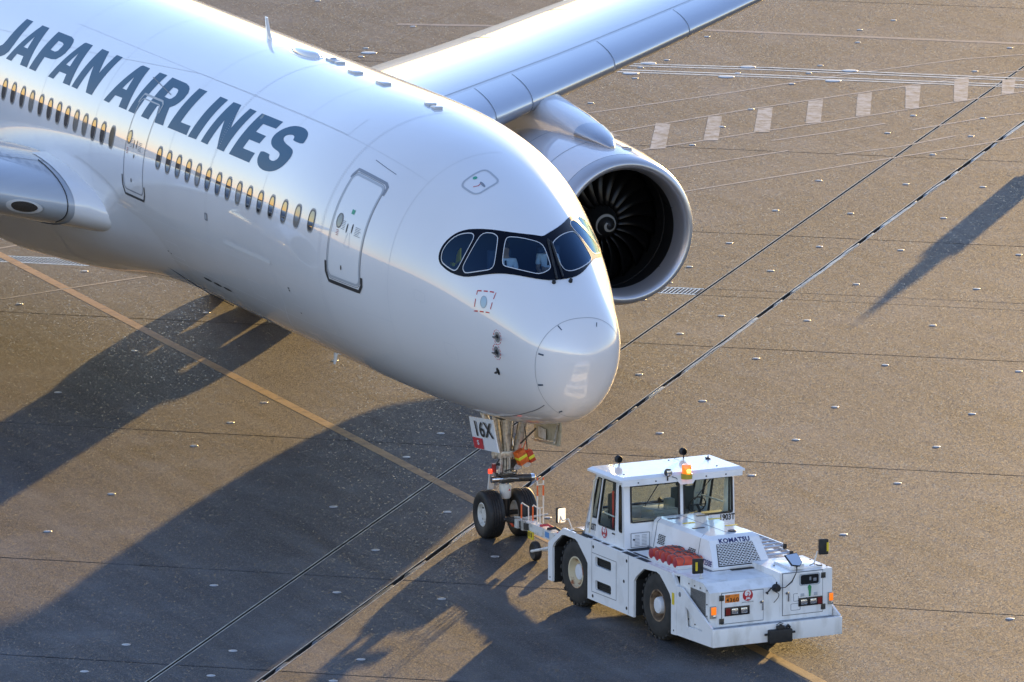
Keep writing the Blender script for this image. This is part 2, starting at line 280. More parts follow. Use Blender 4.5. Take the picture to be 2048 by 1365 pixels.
GND = {"disc":[[-21.41,13.1],[-19.52,15.57],[-17.63,18.13],[-20.57,9.76],[-17.01,9.84],[-15.2,12.36],[-13.28,14.91],[-13.84,7.44],[-11.98,9.96],[-10.06,12.54],[-8.64,7.44],[-6.65,10.04],[-2.07,6.7],[-33.47,16.53],[-36.3,18.84],[-40.42,21.91],[-44.34,24.88],[-39.27,23.53],[-42.95,26.78],[-41.79,28.48],[-37.73,25.47],[-34.97,20.74],[-32.19,18.18],[-33.72,22.43],[-32.0,24.91],[-29.66,19.38],[-27.95,21.85],[-26.89,14.57],[-25.54,16.23],[-23.8,18.76],[-25.06,12.7],[-31.6,15.19],[-29.63,13.65],[-18.59,-1.08],[-16.35,-2.76],[-11.94,-6.25],[-8.66,-8.83],[2.46,-10.98],[4.46,-12.55],[-2.2,-7.43],[-0.62,-5.32],[3.79,-9.2],[5.47,-7.12],[-4.26,-3.07],[-8.83,-2.29],[-13.37,1.16],[-15.63,2.86],[-7.4,-0.22],[7.07,-8.31],[5.74,-10.37],[0.78,-3.56],[-34.72,-0.66],[-23.5,-3.51],[-27.78,-0.13],[-31.92,3.17],[-20.57,0.46],[-38.49,2.33],[-24.84,3.8],[-69.36,32.39],[-70.36,38.86],[-66.66,36.04],[-64.01,39.7],[-65.56,29.5],[-64.53,28.24],[-62.69,27.3],[-58.91,24.37],[-62.93,33.18],[-60.03,31.01],[-62.49,30.4],[-61.72,32.28],[-56.21,28.08],[-53.65,26.11],[-60.27,36.85],[-53.5,31.81],[-50.96,29.88],[-49.6,31.76],[-52.38,33.41],[-51.06,24.11],[-47.16,29.49],[-80.58,24.37],[-74.51,25.11],[-70.96,22.25],[-69.48,21.53],[-6.05,1.55],[6.84,6.4],[-2.72,-0.99],[-68.95,37.13],[-75.47,31.51]],"big":[[-65.19,28.76],[-63.46,31.13],[-61.71,33.56],[-63.6,27.54],[-61.97,29.82],[-60.14,32.34],[-70.1,22.01]],"zebra":[[[-54.98,24.69],[-54.63,24.98],[-50.76,23.19],[-50.8,22.75]],[[-55.44,26.46],[-55.37,26.85],[-51.5,25.06],[-51.61,24.67]],[[-56.21,28.3],[-56.3,28.79],[-52.29,26.94],[-52.38,26.5]],[[-56.95,30.16],[-57.08,30.67],[-53.27,28.9],[-53.31,28.46]],[[-57.62,31.97],[-57.72,32.46],[-53.95,30.7],[-53.98,30.28]],[[-58.36,33.79],[-58.45,34.3],[-54.65,32.5],[-54.67,32.1]],[[-59.14,35.67],[-59.15,36.13],[-55.35,34.32],[-55.42,33.93]],[[-58.5,36.88],[-58.56,37.33],[-56.09,36.1],[-56.1,35.72]]],"lines":[[[-57.12,23.25],[-59.19,28.71],[-60.69,32.1],[-61.33,33.86],[-62.55,37.52],[-62.67,39.53],[-62.73,41.55]],[[-53.8,22.68],[-56.23,28.03],[-57.88,32.3],[-59.29,36.17],[-59.68,37.43],[-60.78,40.61]],[[-50.79,22.55],[-52.38,26.5],[-53.96,30.69],[-55.4,34.21],[-56.31,36.53],[-57.18,38.88]],[[-47.51,21.88],[-49.2,26.14]],[[-50.92,26.38],[-51.62,28.38],[-52.52,30.52]],[[-43.68,19.98],[-44.04,20.87],[-47.08,28.38],[-47.88,30.5],[-48.94,33.05],[-49.93,35.4]],[[-48.07,27.05],[-48.35,28.01],[-48.68,29.19],[-49.84,31.41]],[[-51.21,30.74],[-52.38,33.41],[-52.74,34.84],[-53.5,37.11]],[[-35.53,-0.88],[-36.32,1.07],[-37.23,3.51],[-37.66,4.55]],[[-42.15,0.81],[-42.46,1.44],[-42.76,2.08]]],"rails":[[[-67.69,24.24],[-65.44,27.63],[-62.96,31.49],[-58.95,36.63],[-57.31,38.94]],[[-66.76,23.88],[-64.6,26.82],[-61.67,30.93],[-57.82,36.1],[-56.15,38.39]]],"faint":[[[-75.13,24.84],[-70.93,32.51],[-64.6,40.44],[-63.03,42.49]]]}

# ------------------------------------------------------------------ the apron
GA = Vector((0.7973, -0.6036, 0)); GB = Vector((0.6036, 0.7973, 0))     # along the slot drains, along the slab joints
def gp(a, b, z=0.0):
    p = GA * a + GB * b
    return (p.x, p.y, z)

def concrete():
    m = bpy.data.materials.new("apron_concrete"); m.use_nodes = True; nt = m.node_tree; b = nt.nodes["Principled BSDF"]
    N, K = nt.nodes.new, nt.links.new
    geo = N("ShaderNodeNewGeometry"); pos = geo.outputs["Position"]
    def noise(sc, det, rough=0.55, src=None):
        n = N("ShaderNodeTexNoise"); n.inputs["Scale"].default_value = sc; n.inputs["Detail"].default_value = det; n.inputs["Roughness"].default_value = rough
        K(src or pos, n.inputs["Vector"]); return n.outputs["Fac"]
    def ramp(src, stops):
        r = N("ShaderNodeValToRGB"); e = r.color_ramp.elements
        while len(e) < len(stops): e.new(0.5)
        for q, (t, c) in zip(e, stops): q.position = t; q.color = (*c, 1) if hasattr(c, '__len__') else (c, c, c, 1)
        K(src, r.inputs[0]); return r.outputs[0]
    def mix(f, a, c, mode='MIX'):
        x = N("ShaderNodeMix"); x.data_type = 'RGBA'; x.blend_type = mode
        if hasattr(f, 'links') or hasattr(f, 'node'): K(f, x.inputs["Factor"])
        else: x.inputs["Factor"].default_value = f
        for s, i in ((a, "A"), (c, "B")):
            q = [z for z in x.inputs if z.name == i and z.type == 'RGBA'][0]
            if hasattr(s, 'node'): K(s, q)
            else: q.default_value = (*s, 1)
        return [z for z in x.outputs if z.type == 'RGBA'][0]
    # rotated frame so that sweeping marks run with the joints
    mp = N("ShaderNodeMapping"); mp.inputs["Rotation"].default_value = (0, 0, R(-52.9)); mp.inputs["Scale"].default_value = (0.09, 0.9, 1); K(pos, mp.inputs[0])
    streak = ramp(noise(1.6, 6, 0.6, mp.outputs[0]), [(0.36, 0.0), (0.7, 1.0)])
    broad = ramp(noise(0.09, 5, 0.6), [(0.36, 0.0), (0.66, 1.0)])
    patch = ramp(noise(0.33, 7, 0.62), [(0.52, 0.0), (0.70, 1.0)])
    # exposed aggregate: pale and dark stones in a brown-grey mortar
    vor = N("ShaderNodeTexVoronoi"); vor.inputs["Scale"].default_value = 48.0; vor.inputs["Randomness"].default_value = 1.0; K(pos, vor.inputs["Vector"])
    sep = N("ShaderNodeSeparateColor"); K(vor.outputs["Color"], sep.inputs[0])
    stone = ramp(sep.outputs[0], [(0.0, (0.031, 0.030, 0.031)), (0.45, (0.052, 0.050, 0.051)), (0.75, (0.074, 0.069, 0.069)), (0.93, (0.105, 0.101, 0.098)), (1.0, (0.192, 0.188, 0.187))])
    fine = ramp(noise(45, 3, 0.7), [(0.3, (0.035, 0.035, 0.038)), (0.7, (0.074, 0.073, 0.073))])
    col = mix(0.75, fine, stone)
    col = mix(0.9, col, mix(broad, (0.72, 0.72, 0.74), (1.22, 1.18, 1.12)), 'MULTIPLY')
    col = mix(streak, col, mix(0.45, col, (0.155, 0.152, 0.15)))
    pale = N("ShaderNodeMath"); pale.operation = 'MULTIPLY'; K(patch, pale.inputs[0]); pale.inputs[1].default_value = 0.38
    col = mix(pale.outputs[0], col, (0.17, 0.172, 0.178))
    mp2 = N("ShaderNodeMapping"); mp2.inputs["Rotation"].default_value = (0, 0, R(4)); mp2.inputs["Scale"].default_value = (0.035, 0.8, 1); K(pos, mp2.inputs[0])
    rub = ramp(noise(1.1, 4, 0.5, mp2.outputs[0]), [(0.54, 0.0), (0.74, 1.0)])
    rf_ = N("ShaderNodeMath"); rf_.operation = 'MULTIPLY'; rf_.inputs[1].default_value = 0.45; K(rub, rf_.inputs[0])
    col = mix(rf_.outputs[0], col, (0.035, 0.034, 0.034))
    oil = ramp(noise(0.7, 3, 0.5), [(0.66, 0.0), (0.74, 1.0)])
    of_ = N("ShaderNodeMath"); of_.operation = 'MULTIPLY'; of_.inputs[1].default_value = 0.5; K(oil, of_.inputs[0])
    col = mix(of_.outputs[0], col, (0.03, 0.028, 0.026))
    spk = N("ShaderNodeTexVoronoi"); spk.inputs["Scale"].default_value = 19.0; K(pos, spk.inputs["Vector"])
    ss = N("ShaderNodeSeparateColor"); K(spk.outputs["Color"], ss.inputs[0])
    pick = N("ShaderNodeMath"); pick.operation = 'GREATER_THAN'; pick.inputs[1].default_value = 0.86; K(ss.outputs[0], pick.inputs[0])
    near = N("ShaderNodeMath"); near.operation = 'LESS_THAN'; near.inputs[1].default_value = 0.36; K(spk.outputs["Distance"], near.inputs[0])
    peb = N("ShaderNodeMath"); peb.operation = 'MULTIPLY'; K(pick.outputs[0], peb.inputs[0]); K(near.outputs[0], peb.inputs[1])
    pf = N("ShaderNodeMath"); pf.operation = 'MULTIPLY'; pf.inputs[1].default_value = 0.85; K(peb.outputs[0], pf.inputs[0])
    col = mix(pf.outputs[0], col, (0.17, 0.14, 0.095))  # paler warm pebbles put sun sparkle into the colour
    K(col, b.inputs["Base Color"])
    rr = ramp(sep.outputs[1], [(0.0, 0.60), (0.8, 0.74), (1.0, 0.42)]); rx = mix(peb.outputs[0], rr, (0.27, 0.27, 0.27)); K(rx, b.inputs["Roughness"])
    b.inputs["Specular IOR Level"].default_value = 0.13
    def facets(scale, amt):
        vo = N("ShaderNodeTexVoronoi"); vo.inputs["Scale"].default_value = scale; K(pos, vo.inputs["Vector"])
        sb = N("ShaderNodeVectorMath"); sb.operation = 'SUBTRACT'; sb.inputs[1].default_value = (0.5, 0.5, 0.5); K(vo.outputs["Color"], sb.inputs[0])
        ml = N("ShaderNodeVectorMath"); ml.operation = 'MULTIPLY'; ml.inputs[1].default_value = (amt, amt, 0); K(sb.outputs[0], ml.inputs[0])
        return ml.outputs[0], vo
    f1, v1 = facets(62.0, 0.24); f2, v2 = facets(27.0, 0.05)
    ad = N("ShaderNodeVectorMath"); ad.operation = 'ADD'; K(f1, ad.inputs[0]); K(f2, ad.inputs[1])
    ad2 = N("ShaderNodeVectorMath"); ad2.operation = 'ADD'; K(ad.outputs[0], ad2.inputs[0]); ad2.inputs[1].default_value = (0, 0, 1)
    nm = N("ShaderNodeVectorMath"); nm.operation = 'NORMALIZE'; K(ad2.outputs[0], nm.inputs[0])
    b1 = N("ShaderNodeBump"); b1.inputs["Strength"].default_value = 0.35; b1.inputs["Distance"].default_value = 0.005
    K(noise(85, 3, 0.7), b1.inputs["Height"]); K(nm.outputs[0], b1.inputs["Normal"]); K(b1.outputs[0], b.inputs["Normal"])
    return m
CONC = concrete()
JOINT = mat("joint_filler", (0.035, 0.033, 0.03), 0.7)

g = obj("ground", [(-5000, -5000, -0.4), (5000, -5000, -0.4), (5000, 5000, -0.4), (-5000, 5000, -0.4)], [(0, 1, 2, 3)], JOINT)
g.data.materials[0] = mat("far_apron", (0.06, 0.06, 0.06), 0.7, noise=(0.02, (0.085, 0.08, 0.075), 0.4, 0.6, 5))
tag(g, "wide dark apron ground under the concrete slabs", "ground", kind="structure")

apron = empty("apron"); tag(apron, "brown grey concrete apron slabs with dark joints", "pavement", kind="structure")
AROWS = [75, 60, 46, 33, 21.5, 10.08, 1.21, -12.86, -26.2, -32.86, -33.76, -41.75, -54.8, -67.6, -69.25, -83, -97, -111, -125, -140, -156, -172]
BCOLS = [-75, -24.6, -5.84, -3.73, 32, 80]
BG = {1: 0.006, 2: 0.052, 3: 0.084, 4: 0.006}
for i in range(len(AROWS) - 1):
    for j in range(len(BCOLS) - 1):
        a1, a0 = AROWS[i], AROWS[i + 1]; b0, b1 = BCOLS[j], BCOLS[j + 1]
        if (a1, a0) == (-32.86, -33.76) and j in (0, 1): continue       # the grated trench
        if (a1, a0) == (-32.86, -33.76): continue
        if (a1, a0) == (-67.6, -69.25): pass
        ja = 0.028
        if (a1, a0) == (-26.2, -32.86) : ja = 0.028
        b0 += BG.get(j, 0); b1 -= BG.get(j + 1, 0)
        A0, A1 = a0 + ja, a1 - ja
        mb = MB(); c = 0.006
        v = [gp(A0, b0, -0.39), gp(A1, b0, -0.39), gp(A1, b1, -0.39), gp(A0, b1, -0.39), gp(A0, b0, -c), gp(A1, b0, -c), gp(A1, b1, -c), gp(A0, b1, -c),
             gp(A0 + c, b0 + c), gp(A1 - c, b0 + c), gp(A1 - c, b1 - c), gp(A0 + c, b1 - c)]
        mb.add(v, [(0, 1, 5, 4), (1, 2, 6, 5), (2, 3, 7, 6), (3, 0, 4, 7), (4, 5, 9, 8), (5, 6, 10, 9), (6, 7, 11, 10), (7, 4, 8, 11), (8, 9, 10, 11)])
        mb.build("slab", CONC, apron)
# infill strip that carries the grated trench between the two slab rows (open where the gratings lie)
for b0, b1 in ((-5.785, -3.815), (-3.645, 32), (32.01, 80), (-75, -24.62)):
    mb = MB(); v = [gp(-33.75, b0), gp(-32.87, b0), gp(-32.87, b1), gp(-33.75, b1)]
    mb.add(v + [(x, y, -0.39) for x, y, z in v], [(0, 1, 2, 3), (0, 4, 5, 1), (1, 5, 6, 2), (2, 6, 7, 3), (3, 7, 4, 0)]); mb.build("slab", CONC, apron)

# slot drains: steel edges either side of a dark slot with a rippled seal lying in it
EDGE = mat("drain_edge", (0.62, 0.58, 0.50), 0.45, metal=0.2, noise=(3, (0.22, 0.20, 0.17), 0.45, 0.75, 4))
SEALM = mat("drain_seal", (0.16, 0.13, 0.09), 0.33, spec=0.6, bump=(2.2, 0.5, 0.05), noise=(1.4, (0.02, 0.02, 0.02), 0.45, 0.55, 3))
SLOT = mat("slot_dark", (0.008, 0.008, 0.008), 0.8)
def strip(mb, a0, a1, b0, b1, z0, z1):
    v = [gp(a0, b0, z0), gp(a1, b0, z0), gp(a1, b1, z0), gp(a0, b1, z0), gp(a0, b0, z1), gp(a1, b0, z1), gp(a1, b1, z1), gp(a0, b1, z1)]
    mb.add(v, [(3, 2, 1, 0), (4, 5, 6, 7), (0, 1, 5, 4), (1, 2, 6, 5), (2, 3, 7, 6), (3, 0, 4, 7)])
for bc, hw, lab in ((-5.84, 0.050, "slot drain with thin pale steel edges, the farther from the tractor's rear wheel"),
                    (-3.73, 0.080, "slot drain with a rippled shiny seal running past the nose wheels and tractor")):
    d = empty("slot_drain", gp(-10, bc)); tag(d, lab, "drain", "slot drains across the apron")
    o = Vector(gp(-10, bc))
    for sgn in (-1, 1):
        mb = MB(); w = 0.013
        c0 = bc + sgn * (hw - w / 2)
        strip(mb, -172, 75, c0 - w / 2, c0 + w / 2, -0.010, 0.004)
        mb.v = [tuple(Vector(q) - o) for q in mb.v]; mb.build("edge_rail", EDGE, d)
        mb = MB(); strip(mb, -172, 75, c0 - w / 2, c0 + w / 2, -0.30, -0.0105)
        mb.v = [tuple(Vector(q) - o) for q in mb.v]; mb.build("slot_wall", SLOT, d)
    mb = MB(); strip(mb, -172, 75, bc - hw + 0.021, bc + hw - 0.021, -0.38, -0.30)
    mb.v = [tuple(Vector(q) - o) for q in mb.v]; mb.build("slot_bed", SLOT, d)
    # the seal: a ribbon that rises and sinks in the slot in uneven lengths
    if bc < -5: continue
    mb = MB(); rnd = random.Random(8); v = []; f = []
    a = 30.0; k = 0; lev = -0.02
    while a > -110:
        if k % 4 == 0: lev = rnd.choice((-0.09, -0.05, -0.010, -0.006, -0.002, -0.002))
        z = lev + 0.006 * math.sin(a * 3.1)
        z = min(z, 0.002)
        off = 0.012 * math.sin(a * 1.3)
        ww = (hw - 0.030) * (0.8 + 0.18 * math.sin(a * 0.8))
        v += [gp(a, bc - ww + off, z - 0.010), gp(a, bc - ww * .3 + off * 0.5, z), gp(a, bc + ww * .3 + off * 0.5, z - 0.012), gp(a, bc + ww + off * 0.4, z - 0.004)]
        if k: f += [(4 * k - 4 + q, 4 * k - 3 + q, 4 * k + 1 + q, 4 * k + q) for q in range(3)]
        k += 1; a -= 0.21
    mb.add(v, f); mb.v = [tuple(Vector(q) - o) for q in mb.v]; mb.build("seal", SEALM, d, smooth=True, angle=80)

# grated trench
GRATE = mat("galvanised_grate", (0.62, 0.63, 0.63), 0.35, metal=0.5)
def grating(b0, b1, lab):
    o = Vector(gp(-33.3, (b0 + b1) / 2)); e = empty("trench_grate", o); tag(e, lab, "grate", "gratings of the trench under the airliner")
    def put(mb, name, m):
        mb.v = [tuple(Vector(q) - o) for q in mb.v]; mb.build(name, m, e)
    mb = MB(); strip(mb, -33.74, -32.88, b0, b1, -0.20, -0.16); put(mb, "trench_bed", mat("trench_bed", (0.06, 0.075, 0.09), 0.8))
    for a0, a1 in ((-33.75, -33.70), (-32.92, -32.87)):
        mb = MB(); strip(mb, a0, a1, b0, b1, -0.38, 0.003); put(mb, "frame_rail", GRATE)
    n = int((b1 - b0) / 0.1); first = None
    for k in range(n):
        bb = b0 + 0.05 + (b1 - b0 - 0.05) * k / n
        if first is None:
            mb = MB(); strip(mb, -33.70, -32.92, bb, bb + 0.022, -0.028, 0.001); put(mb, "bar", GRATE); first = e.children[-1]; fb = bb
            first = [c for c in e.children if c.name.startswith("bar")][0]
        else:
            c = first.copy(); COL.objects.link(c); c.parent = e; c.location = GB * (bb - fb)
grating(-24.6, -15.5, "steel grate across the yellow line beneath the wing root")
grating(-15.48, -5.92, "steel grate reaching from under the fuselage to the slot drain below the engine")

# low steel anchor caps let into the concrete
CAPM = mat("cap_steel", (0.36, 0.37, 0.38), 0.42, metal=0.4, noise=(8, (0.42, 0.42, 0.41), 0.45, 0.7, 3))
cap_me = None
def cap(x, y, r, lab, grp):
    global cap_me
    if cap_me is None:
        mb = MB(); mb.lathe([(0.155, 0.0), (0.152, 0.006), (0.125, 0.011), (0.0001, 0.014)], (0, 0, 0), 'z', 20)
        o = mb.build("anchor_cap", CAPM, None, smooth=True, angle=60); cap_me = o.data
    else:
        o = link(bpy.data.objects.new("anchor_cap", cap_me))
    o.location = (x, y, 0.002); o.scale = (r, r, 1)
    tag(o, lab, "anchor cap", grp)
for x, y in GND["disc"]:
    cap(x, y, 0.58, "small round steel anchor cap let into the concrete", "small anchor caps in the apron")
for x, y in GND["big"]:
    cap(x, y, 1.5, "wide round steel cover beside the double white lines", "wide covers by the double lines")

# painted lines and patches
def paint(name, cols, rough=0.6, cover=0.5):
    m = bpy.data.materials.new(name); m.use_nodes = True; nt = m.node_tree; b = nt.nodes["Principled BSDF"]
    geo = nt.nodes.new("ShaderNodeNewGeometry")
    n = nt.nodes.new("ShaderNodeTexNoise"); n.inputs["Scale"].default_value = 2.6; n.inputs["Detail"].default_value = 8; n.inputs["Roughness"].default_value = 0.72
    nt.links.new(geo.outputs["Position"], n.inputs["Vector"])
    r = nt.nodes.new("ShaderNodeValToRGB"); e = r.color_ramp.elements; e[0].position = cover - 0.09; e[1].position = cover + 0.09
    e[0].color = (*cols[0], 1); e[1].color = (*cols[1], 1)
    nt.links.new(n.outputs["Fac"], r.inputs[0]); nt.links.new(r.outputs[0], b.inputs["Base Color"]); b.inputs["Roughness"].default_value = rough
    b.inputs["Specular IOR Level"].default_value = 0.3
    n2 = nt.nodes.new("ShaderNodeTexNoise"); n2.inputs["Scale"].default_value = 30; nt.links.new(geo.outputs["Position"], n2.inputs["Vector"])
    bp = nt.nodes.new("ShaderNodeBump"); bp.inputs["Strength"].default_value = 0.6; bp.inputs["Distance"].default_value = 0.006
    nt.links.new(n2.outputs["Fac"], bp.inputs["Height"]); nt.links.new(bp.outputs[0], b.inputs["Normal"])
    return m
YLINE = paint("faded_yellow", ((0.20, 0.11, 0.05), (0.40, 0.22, 0.085)), 0.6, 0.44)
WLINE = paint("faded_white", ((0.14, 0.13, 0.12), (0.34, 0.32, 0.30)), 0.65, 0.42)
WPATCH = paint("worn_white", ((0.13, 0.11, 0.085), (0.40, 0.39, 0.375)), 0.6, 0.49)
def ribbon_flat(pts, w, z):
    pts = [Vector((p[0], p[1], 0)) for p in pts]; v = []; f = []
    for i, p in enumerate(pts):
        d = (pts[min(i + 1, len(pts) - 1)] - pts[max(i - 1, 0)]).normalized(); nrm = Vector((-d.y, d.x, 0))
        v += [tuple(p + nrm * w / 2 + Vector((0, 0, z))), tuple(p - nrm * w / 2 + Vector((0, 0, z)))]
        if i: f.append((2 * i - 2, 2 * i - 1, 2 * i + 1, 2 * i))
    return v, f
v, f = ribbon_flat([(-70, 1.32), (-39, 1.13), (-28.6, 0.98), (-15.6, 0.86), (-8.9, 0.76), (9.7, 0.5), (40, 0.08)], 0.27, 0.004)
tag(obj("yellow_guide_line", v, f, YLINE), "faded yellow guide line passing under the nose wheels", "marking", kind="structure")
for l in GND["lines"]:
    v, f = ribbon_flat(l, 0.11, 0.0045); tag(obj("white_line", v, f, WLINE), "thin worn white line on the apron", "marking", kind="structure")
for l in GND["rails"]:
    for off in (-0.2, 0.2):
        v, f = ribbon_flat([(x + GA.x * off, y + GA.y * off) for x, y in l], 0.15, 0.005)
        tag(obj("white_edge_line", v, f, EDGE), "pale double line crossing behind the wing", "marking", kind="structure")
for l in GND["faint"]:
    v, f = ribbon_flat(l, 0.35, 0.004); tag(obj("faded_line", v, f, paint("faded_mauve", ((0.17, 0.14, 0.125), (0.24, 0.19, 0.17)), 0.6, 0.5)), "faint mauve worn line far behind the wing", "marking", kind="structure")
for z in GND["zebra"]:
    tag(obj("white_patch", [(x, y, 0.006) for x, y in z], [(0, 1, 2, 3)], WPATCH), "worn white stripe block between two thin lines", "marking", kind="structure")
# one small worn block near the engine top and two thin wedges
tag(obj("white_patch", [(x, y, 0.006) for x, y in ((-53.6, 22.3), (-53.9, 22.9), (-53.2, 22.9), (-53.0, 22.4))], [(0, 1, 2, 3)], WPATCH), "worn white stripe block between two thin lines", "marking", kind="structure")

# ------------------------------------------------------------------ the airliner
jet = empty("airliner")
tag(jet, "white wide-body airliner with dark lettering tinted sky blue being towed nose first", "airliner")

_S = np.array([0, .12, .3, .6, 1, 1.5, 2.2, 3, 4, 5, 6, 7.5, 9, 11, 13])
_ZT = np.array([4.64, 5.04, 5.335, 5.645, 5.955, 6.315, 6.775, 7.235, 7.69, 8.03, 8.27, 8.49, 8.61, 8.66, 8.664])
_ZB = np.array([4.64, 4.11, 3.70, 3.35, 3.12, 2.985, 2.845, 2.72, 2.635, 2.595, 2.58, 2.575, 2.575, 2.575, 2.575])
_WW = np.array([0, .43, .71, .95, 1.12, 1.28, 1.51, 1.76, 2.04, 2.31, 2.555, 2.81, 2.94, 2.98, 2.98])
_ZM = np.array([4.64, 4.655, 4.675, 4.715, 4.772, 4.851, 4.98, 5.128, 5.287, 5.405, 5.484, 5.562, 5.605, 5.619, 5.619])
def _spline(x, y):
    n = len(x); h = np.diff(x); A = np.zeros((n, n)); b = np.zeros(n); A[0, 0] = 1
    A[-1, -1] = 2 * h[-1]; A[-1, -2] = h[-1]; b[-1] = -6 * (y[-1] - y[-2]) / h[-1]
    for i in range(1, n - 1):
        A[i, i - 1] = h[i - 1]; A[i, i] = 2 * (h[i - 1] + h[i]); A[i, i + 1] = h[i]; b[i] = 6 * ((y[i + 1] - y[i]) / h[i] - (y[i] - y[i - 1]) / h[i - 1])
    m = np.linalg.solve(A, b)
    def f(t):
        t = np.clip(np.asarray(t, float), x[0], x[-1]); i = np.clip(np.searchsorted(x, t) - 1, 0, n - 2)
        a = x[i + 1] - t; c = t - x[i]; hh = h[i]
        return (m[i] * a ** 3 + m[i + 1] * c ** 3) / (6 * hh) + (y[i] / hh - m[i] * hh / 6) * a + (y[i + 1] / hh - m[i + 1] * hh / 6) * c
    return f
_U = np.sqrt(_S)
_fT, _fB, _fW, _fM = [_spline(_U, a) for a in (_ZT, _ZB, _WW, _ZM)]
def prof(s):
    u = np.sqrt(np.clip(s, 0, None)); T, B, w, m = _fT(u), _fB(u), np.maximum(_fW(u), 1e-4), _fM(u)
    t = np.clip((np.asarray(s, float) - 45) / 21.5, 0, 1)      # tail cone
    return T - 0.75 * t ** 2, B + 4.3 * t ** 1.5, w * (1 - 0.93 * t ** 1.7), m + 1.75 * t ** 1.5
def surf(s, th):
    s = np.asarray(s, float); th = np.asarray(th, float)
    T, B, w, m = prof(s); h = np.where(np.sin(th) > 0, T - m, m - B)
    return np.stack([-s + 0 * th, -w * np.cos(th), m + h * np.sin(th)], -1)
def skin(s, th, off=0.0):
    """point on the fuselage skin, lifted by off along the outward normal"""
    s = np.atleast_1d(np.asarray(s, float)); th = np.atleast_1d(np.asarray(th, float)); e = 1e-3
    P = surf(s, th); ds = surf(s + e, th) - surf(np.maximum(s - e, 1e-5), th); dt = surf(s, th + e) - surf(s, th - e)
    n = np.cross(ds, dt); n /= np.linalg.norm(n, axis=1)[:, None] + 1e-12
    out = P - np.stack([P[:, 0], 0 * s, prof(s)[3]], 1); flip = np.sign((n * out).sum(1)); flip[flip == 0] = 1
    return P + n * flip[:, None] * off
def inside(poly, x, y):
    c = False; j = len(poly) - 1
    for i in range(len(poly)):
        xi, yi = poly[i]; xj, yj = poly[j]
        if (yi > y) != (yj > y) and x < (xj - xi) * (y - yi) / (yj - yi) + xi: c = not c
        j = i
    return c
def densify(loop, d, k=3.0, closed=True):
    out = []; n = len(loop)
    for i in range(n if closed else n - 1):
        a, b = loop[i], loop[(i + 1) % n]; L = math.hypot(a[0] - b[0], (a[1] - b[1]) * k); m = max(1, int(L / d))
        out += [(a[0] + (b[0] - a[0]) * t / m, a[1] + (b[1] - a[1]) * t / m) for t in range(m)]
    if not closed: out.append(tuple(loop[-1]))
    return out
def smooth_loop(loop, it=2, closed=True):
    for _ in range(it):
        out = []; n = len(loop)
        for i in range(n if closed else n - 1):
            a, b = loop[i], loop[(i + 1) % n]
            out += [(a[0] * .75 + b[0] * .25, a[1] * .75 + b[1] * .25), (a[0] * .25 + b[0] * .75, a[1] * .25 + b[1] * .75)]
        if not closed: out = [tuple(loop[0])] + out + [tuple(loop[-1])]
        loop = out
    return loop
def patch(name, loops, off, m, parent, d=0.14, k=3.0, smooth=True, fit=skin):
    """a thin skin-hugging patch: loops in (station, angle), the first one the outline, the rest holes"""
    loops = [densify(l, d, k) for l in loops]
    pts = []; edges = []
    for l in loops:
        n = len(pts); pts += [(a, b * k) for a, b in l]; edges += [(n + i, n + (i + 1) % len(l)) for i in range(len(l))]
    xs = [p[0] for p in pts]; ys = [p[1] for p in pts]
    polys = [[(a, b * k) for a, b in l] for l in loops]
    x = min(xs) + d / 2
    while x < max(xs):
        y = min(ys) + d / 2
        while y < max(ys):
            if sum(inside(q, x, y) for q in polys) % 2 and min((x - a) ** 2 + (y - b) ** 2 for a, b in pts[:sum(map(len, loops))]) > (0.4 * d) ** 2: pts.append((x, y))
            y += d
        x += d
    vv, ee, ff, *_ = delaunay_2d_cdt([Vector(p) for p in pts], edges, [], 0, 1e-5)
    tri = []
    for t in ff:
        cx = sum(vv[i].x for i in t) / 3; cy = sum(vv[i].y for i in t) / 3
        if sum(inside(q, cx, cy) for q in polys) % 2: tri.append(tuple(t))
    P = fit(np.array([v.x for v in vv]), np.array([v.y / k for v in vv]), off)
    o = obj(name, P, tri, m, parent, smooth)
    bm = bmesh.new(); bm.from_mesh(o.data)
    for fc in bm.faces:          # face outward
        c = fc.calc_center_median()
        if fc.normal.dot(Vector((0.3 if c.x > -3 else 0, c.y, c.z - 5.3))) < 0: fc.normal_flip()
    bm.to_mesh(o.data); bm.free()
    Pn = fit(np.array([v.x for v in vv]), np.array([v.y / k for v in vv]), off + .05) - P
    Pn /= np.linalg.norm(Pn, axis=1)[:, None]
    o.data.normals_split_custom_set_from_vertices([tuple(q) for q in Pn])
    return o
def ribbon(name, line, w, off, m, parent, closed=False, k=3.0, d=0.08, dash=None):
    line = densify(line, d, k, closed); n = len(line); P = np.array(line, float); Q = P * [1, k]
    v = []; f = []
    nxt = np.roll(Q, -1, 0); prv = np.roll(Q, 1, 0)
    if not closed: nxt[-1] = Q[-1]; prv[0] = Q[0]
    t = nxt - prv; t /= np.linalg.norm(t, axis=1)[:, None] + 1e-9; nr = np.stack([-t[:, 1], t[:, 0]], 1)
    L = Q + nr * w / 2; Rr = Q - nr * w / 2
    v = np.concatenate([skin(L[:, 0], L[:, 1] / k, off), skin(Rr[:, 0], Rr[:, 1] / k, off)])
    for i in range(n if closed else n - 1):
        if dash and (i % dash[0]) >= dash[1]: continue
        j = (i + 1) % n; f.append((i, j, n + j, n + i))
    o = obj(name, v, f, m, parent)
    return o
def spot(s, th, rx, ry, k=None, n=18):
    k = k or float(prof(s)[2])
    return [(s + rx * math.cos(2 * math.pi * i / n), th + ry / k * math.sin(2 * math.pi * i / n)) for i in range(n)]

